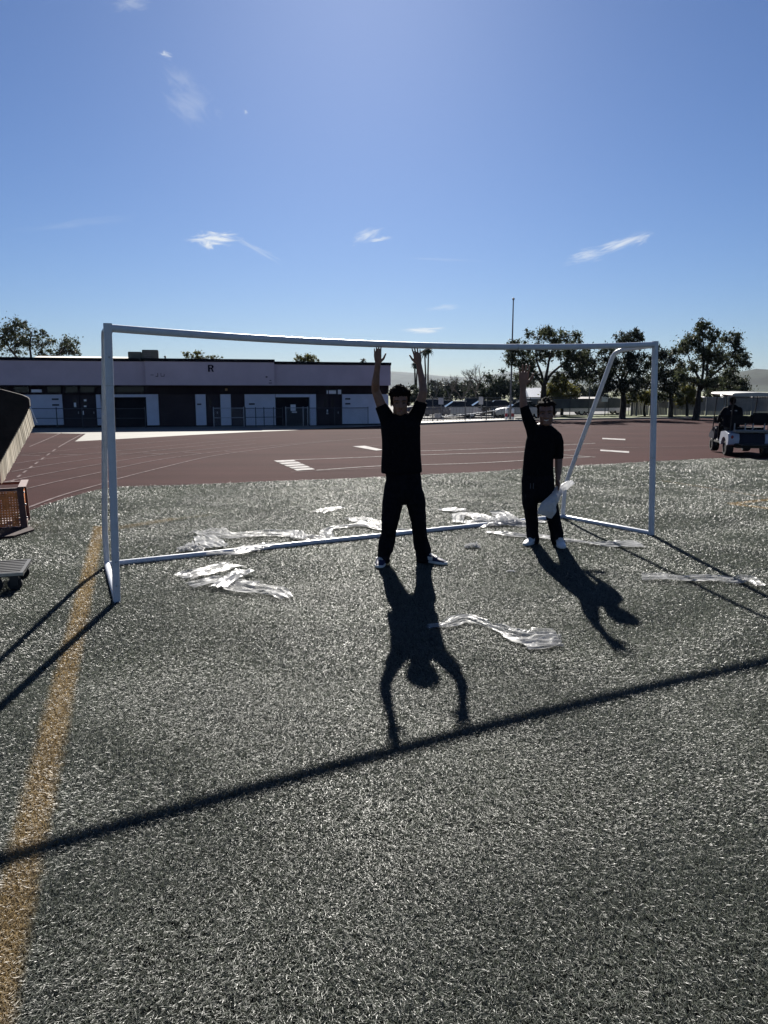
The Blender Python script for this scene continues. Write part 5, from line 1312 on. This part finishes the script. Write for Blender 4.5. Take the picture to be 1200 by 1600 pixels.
tree('bushy_tree', 'yellow green shrub tree under the airy tree', (1074, 645), 70, [(1070, 612, 14, 12), (1082, 622, 14, 9), (1062, 624, 10, 9)], 5000, .12, M_leafy, .16, (1073, 626), 27)
tree('bushy_tree', 'low green shrub between the dark tree and goal post', (1008, 645), 70, [(1000, 618, 16, 9), (1018, 620, 12, 9), (985, 622, 10, 7)], 4500, .12, M_leafy, .14, (1008, 628), 28)
tree('leafy_tree', 'airy tree rising over the left end of the school roof', (62, 640), 66,
     [(10, 520, 22, 20), (38, 528, 18, 18), (65, 540, 20, 15), (95, 545, 22, 14), (112, 540, 12, 12), (30, 508, 12, 8), (20, 550, 26, 12), (80, 555, 24, 8), (118, 552, 10, 6), (-20, 530, 22, 20), (68, 522, 8, 6)], 8200, .105, M_leaf, .36, (52, 590), 29, fill=.34)
tree('bushy_tree', 'small treetop showing over the roof beside the letter R', (318, 640), 85, [(300, 558, 14, 8), (322, 560, 14, 7), (338, 562, 10, 5), (310, 552, 8, 5)], 1500, .11, M_leafy, .2, (318, 590), 30, fill=.3)
tree('bushy_tree', 'small round treetop showing over the roof right of the letter', (480, 640), 85, [(478, 560, 14, 8), (488, 563, 10, 6), (468, 564, 8, 5)], 1800, .11, M_leafy, .2, (480, 590), 31, fill=.36)
# far tree belt behind the parking lot
for i, (u, v, ru, rv, yy) in enumerate(((650, 618, 18, 14, 118), (682, 614, 18, 15, 124), (712, 612, 18, 14, 116), (735, 606, 16, 18, 128), (762, 606, 18, 20, 112), (782, 600, 14, 22, 108), (808, 606, 14, 20, 118), (902, 614, 16, 12, 120), (928, 616, 14, 12, 116), (1165, 622, 14, 10, 120))):
    side = ('leftmost dark tree of the far belt, by the raised arm', 'grey dark far tree over the left pale sign', 'far dark tree between the two pale signs', 'far dark tree left of the right pale sign', 'far dark tree right of the right pale sign', 'tall dark far tree just left of the flagpole', 'far dark tree just right of the flagpole', 'far dark tree right of the yellow green bush', 'far dark tree left of the sloping stay', 'far dark tree at the right end above the cart roof')[i]
    tree('belt_tree', side, (u, 640), yy, [(u, v, ru, rv), (u - ru * .5, v + rv * .5, ru * .7, rv * .6), (u + ru * .5, v + rv * .5, ru * .7, rv * .6)], 3600, .20, M_leafd, .2, (u, v + rv), 40 + i, sub=14, group='trees behind the parking lot')
# leafless trees
def bare_tree(label, base, Y, height_px, seed, spread=.5, r=.15, up=.25):
    rn = random.Random(seed); b = at(base[0], base[1], Y); b.z = zg(Y); H = height_px / FPX * Y; t = thing('bare_tree', label, 'tree', b, group='leafless trees behind the parking lot'); m = MB(); c = MB()
    def br(p, d, ln, rad, lev, tgt):
        q = p + d * ln; mid = p.lerp(q, .5) + Vector((rn.uniform(-1, 1), rn.uniform(-1, 1), 0)) * ln * .06
        tgt.tube([p, mid, q], [rad, rad * .85, rad * .68], 6 if lev < 2 else 4, caps=False)
        if lev >= 5: return
        for _ in range(3 if lev < 4 else 2):
            e = (d + Vector((rn.gauss(0, spread), rn.gauss(0, spread), rn.gauss(up, .25)))).normalized(); br(q.lerp(p, rn.uniform(0, .25)), e, ln * rn.uniform(.6, .82), rad * .6, lev + 1, c)
    br(b, Vector((0, 0, 1)), H * .32, r, 0, m); obj('trunk', m, M_barkp, t); obj('crown', c, M_barkp, t)
bare_tree('tall leafless pale tree rising behind the parking lot', (743, 640), 100, 80, 5)
bare_tree('leafless tree left of the tall pale bare tree', (702, 640), 104, 62, 8, .55, .12)
bare_tree('smaller leafless tree nearest the palms', (680, 640), 108, 50, 9, .5, .1)
bare_tree('leafless tree low beside the far belt', (722, 640), 98, 50, 11, .55, .1)
# palms
def palm(label, u, vt, Y, r=.16, fr=1.0, vb=640):
    b = at(u, vb, Y); b.z = zg(Y); tp = at(u, vt, Y); t = thing('palm_tree', label, 'palm', b, group='palm trees'); rn = random.Random(int(u))
    lean = Vector((rn.uniform(-.25, .25), 0, 0))
    obj('trunk', MB().tube([b, b.lerp(tp, .5) + lean, tp], [r * 1.3, r, r * .85], 9), M_bark, t)
    m = MB()
    for i in range(46):
        a = rn.uniform(0, 2 * math.pi); el = rn.uniform(-.75, 1.2); L = fr * rn.uniform(.8, 1.2)
        d = Vector((math.cos(a) * math.cos(el), math.sin(a) * math.cos(el), math.sin(el))); s = d.cross(Vector((0, 0, 1)))
        s = s.normalized() if s.length > .01 else Vector((1, 0, 0)); rows = []
        for k in range(5):
            q = k / 4; p = tp + d * L * q - Vector((0, 0, .55 * L * q * q)); w = fr * (.05 + .24 * math.sin(math.pi * min(1, q * .85 + .1)))
            rows.append([p - s * w * .5 - Vector((0, 0, w * .25)), p, p + s * w * .5 - Vector((0, 0, w * .25))])
        m.grid(rows)
    m.ball(tp, .22 * fr); obj('crown', m, M_frond, t, smooth=False)
for u, vt, Y, fr, lab in ((648, 568, 130, .75, 'shortest slim palm left of the raised forearm'), (663.5, 549, 140, .95, 'slim palm close against the raised forearm'), (669.5, 546, 138, 1.0, 'tallest slim palm right of the raised hand'),
                      (676, 597, 128, 1.0, 'low palm right of the tall slim palms'), (652, 572, 150, .6, 'slim palm half hidden behind the raised wrist'), (567, 563, 120, .75, 'palm top showing over the school roof')):
    palm(lab, u, vt, Y, .15, fr)

# ------------------------------------------------------------------ hills
def hills(name, Y, px, seed, m, rough=6.0):
    rows = []; us = np.linspace(-2500, 3700, 180)
    for k, f in enumerate((0, .25, .5, .75, 1.0, 1.3)):
        row = []
        for u in us:
            v = np.interp(u, [p[0] for p in px], [p[1] for p in px]); tp = at(600, v, Y).z
            x = (u - 600) / FPX * Y
            nz = noise.noise(Vector((x * .006, f * 2, seed))) * rough + noise.noise(Vector((x * .02, f * 5, seed + 3))) * rough * .4
            prof = math.sin(min(1, f) * math.pi / 2) if f <= 1 else .7
            row.append((x, Y + (f - 1) * Y * .25, -1.2 + (tp + 1.2) * prof + nz * min(1, f * 1.5) * (tp > 6)))
        rows.append(row)
    o = obj(name, MB().grid(rows), m); o['kind'] = 'structure'; return o
M_hill = mat('dry_hills', (.020, .025, .024), .95, .3, .010, .05, hue=(.028, .035, .029))
hills('hills', 3300, [(-2500, 600), (300, 596), (540, 580), (640, 581), (700, 590), (760, 587), (800, 579), (860, 580), (905, 588), (960, 592), (1060, 592), (1170, 594), (1230, 594), (1400, 600), (3700, 596)], 2.0, M_hill)
hills('near_hills', 950, [(-2500, 606), (700, 606), (820, 596), (900, 600), (1000, 603), (1100, 598), (1150, 580), (1180, 576.5), (1240, 583), (1400, 598), (3700, 606)], 5.0, M_hill, 3.0)

# ------------------------------------------------------------------ air
hz = MB().box(-3300, 3300, -40, 3450, -2.2, 110); ho = obj('haze', hz, mat('air', (.5, .5, .5)), smooth=False)
ho['kind'] = 'stuff'; tag(ho, 'thin bluish haze in the air over the far hills', 'haze')
m, t, p = new_mat('thin_haze'); t.nodes.remove(p); vol = N(t, 'ShaderNodeVolumePrincipled')
vol.inputs['Color'].default_value = (.55, .76, 1.0, 1); vol.inputs['Density'].default_value = .00005; vol.inputs['Anisotropy'].default_value = 0.0
t.links.new(vol.outputs[0], t.nodes['Material Output'].inputs['Volume']); ho.data.materials.clear(); ho.data.materials.append(m)
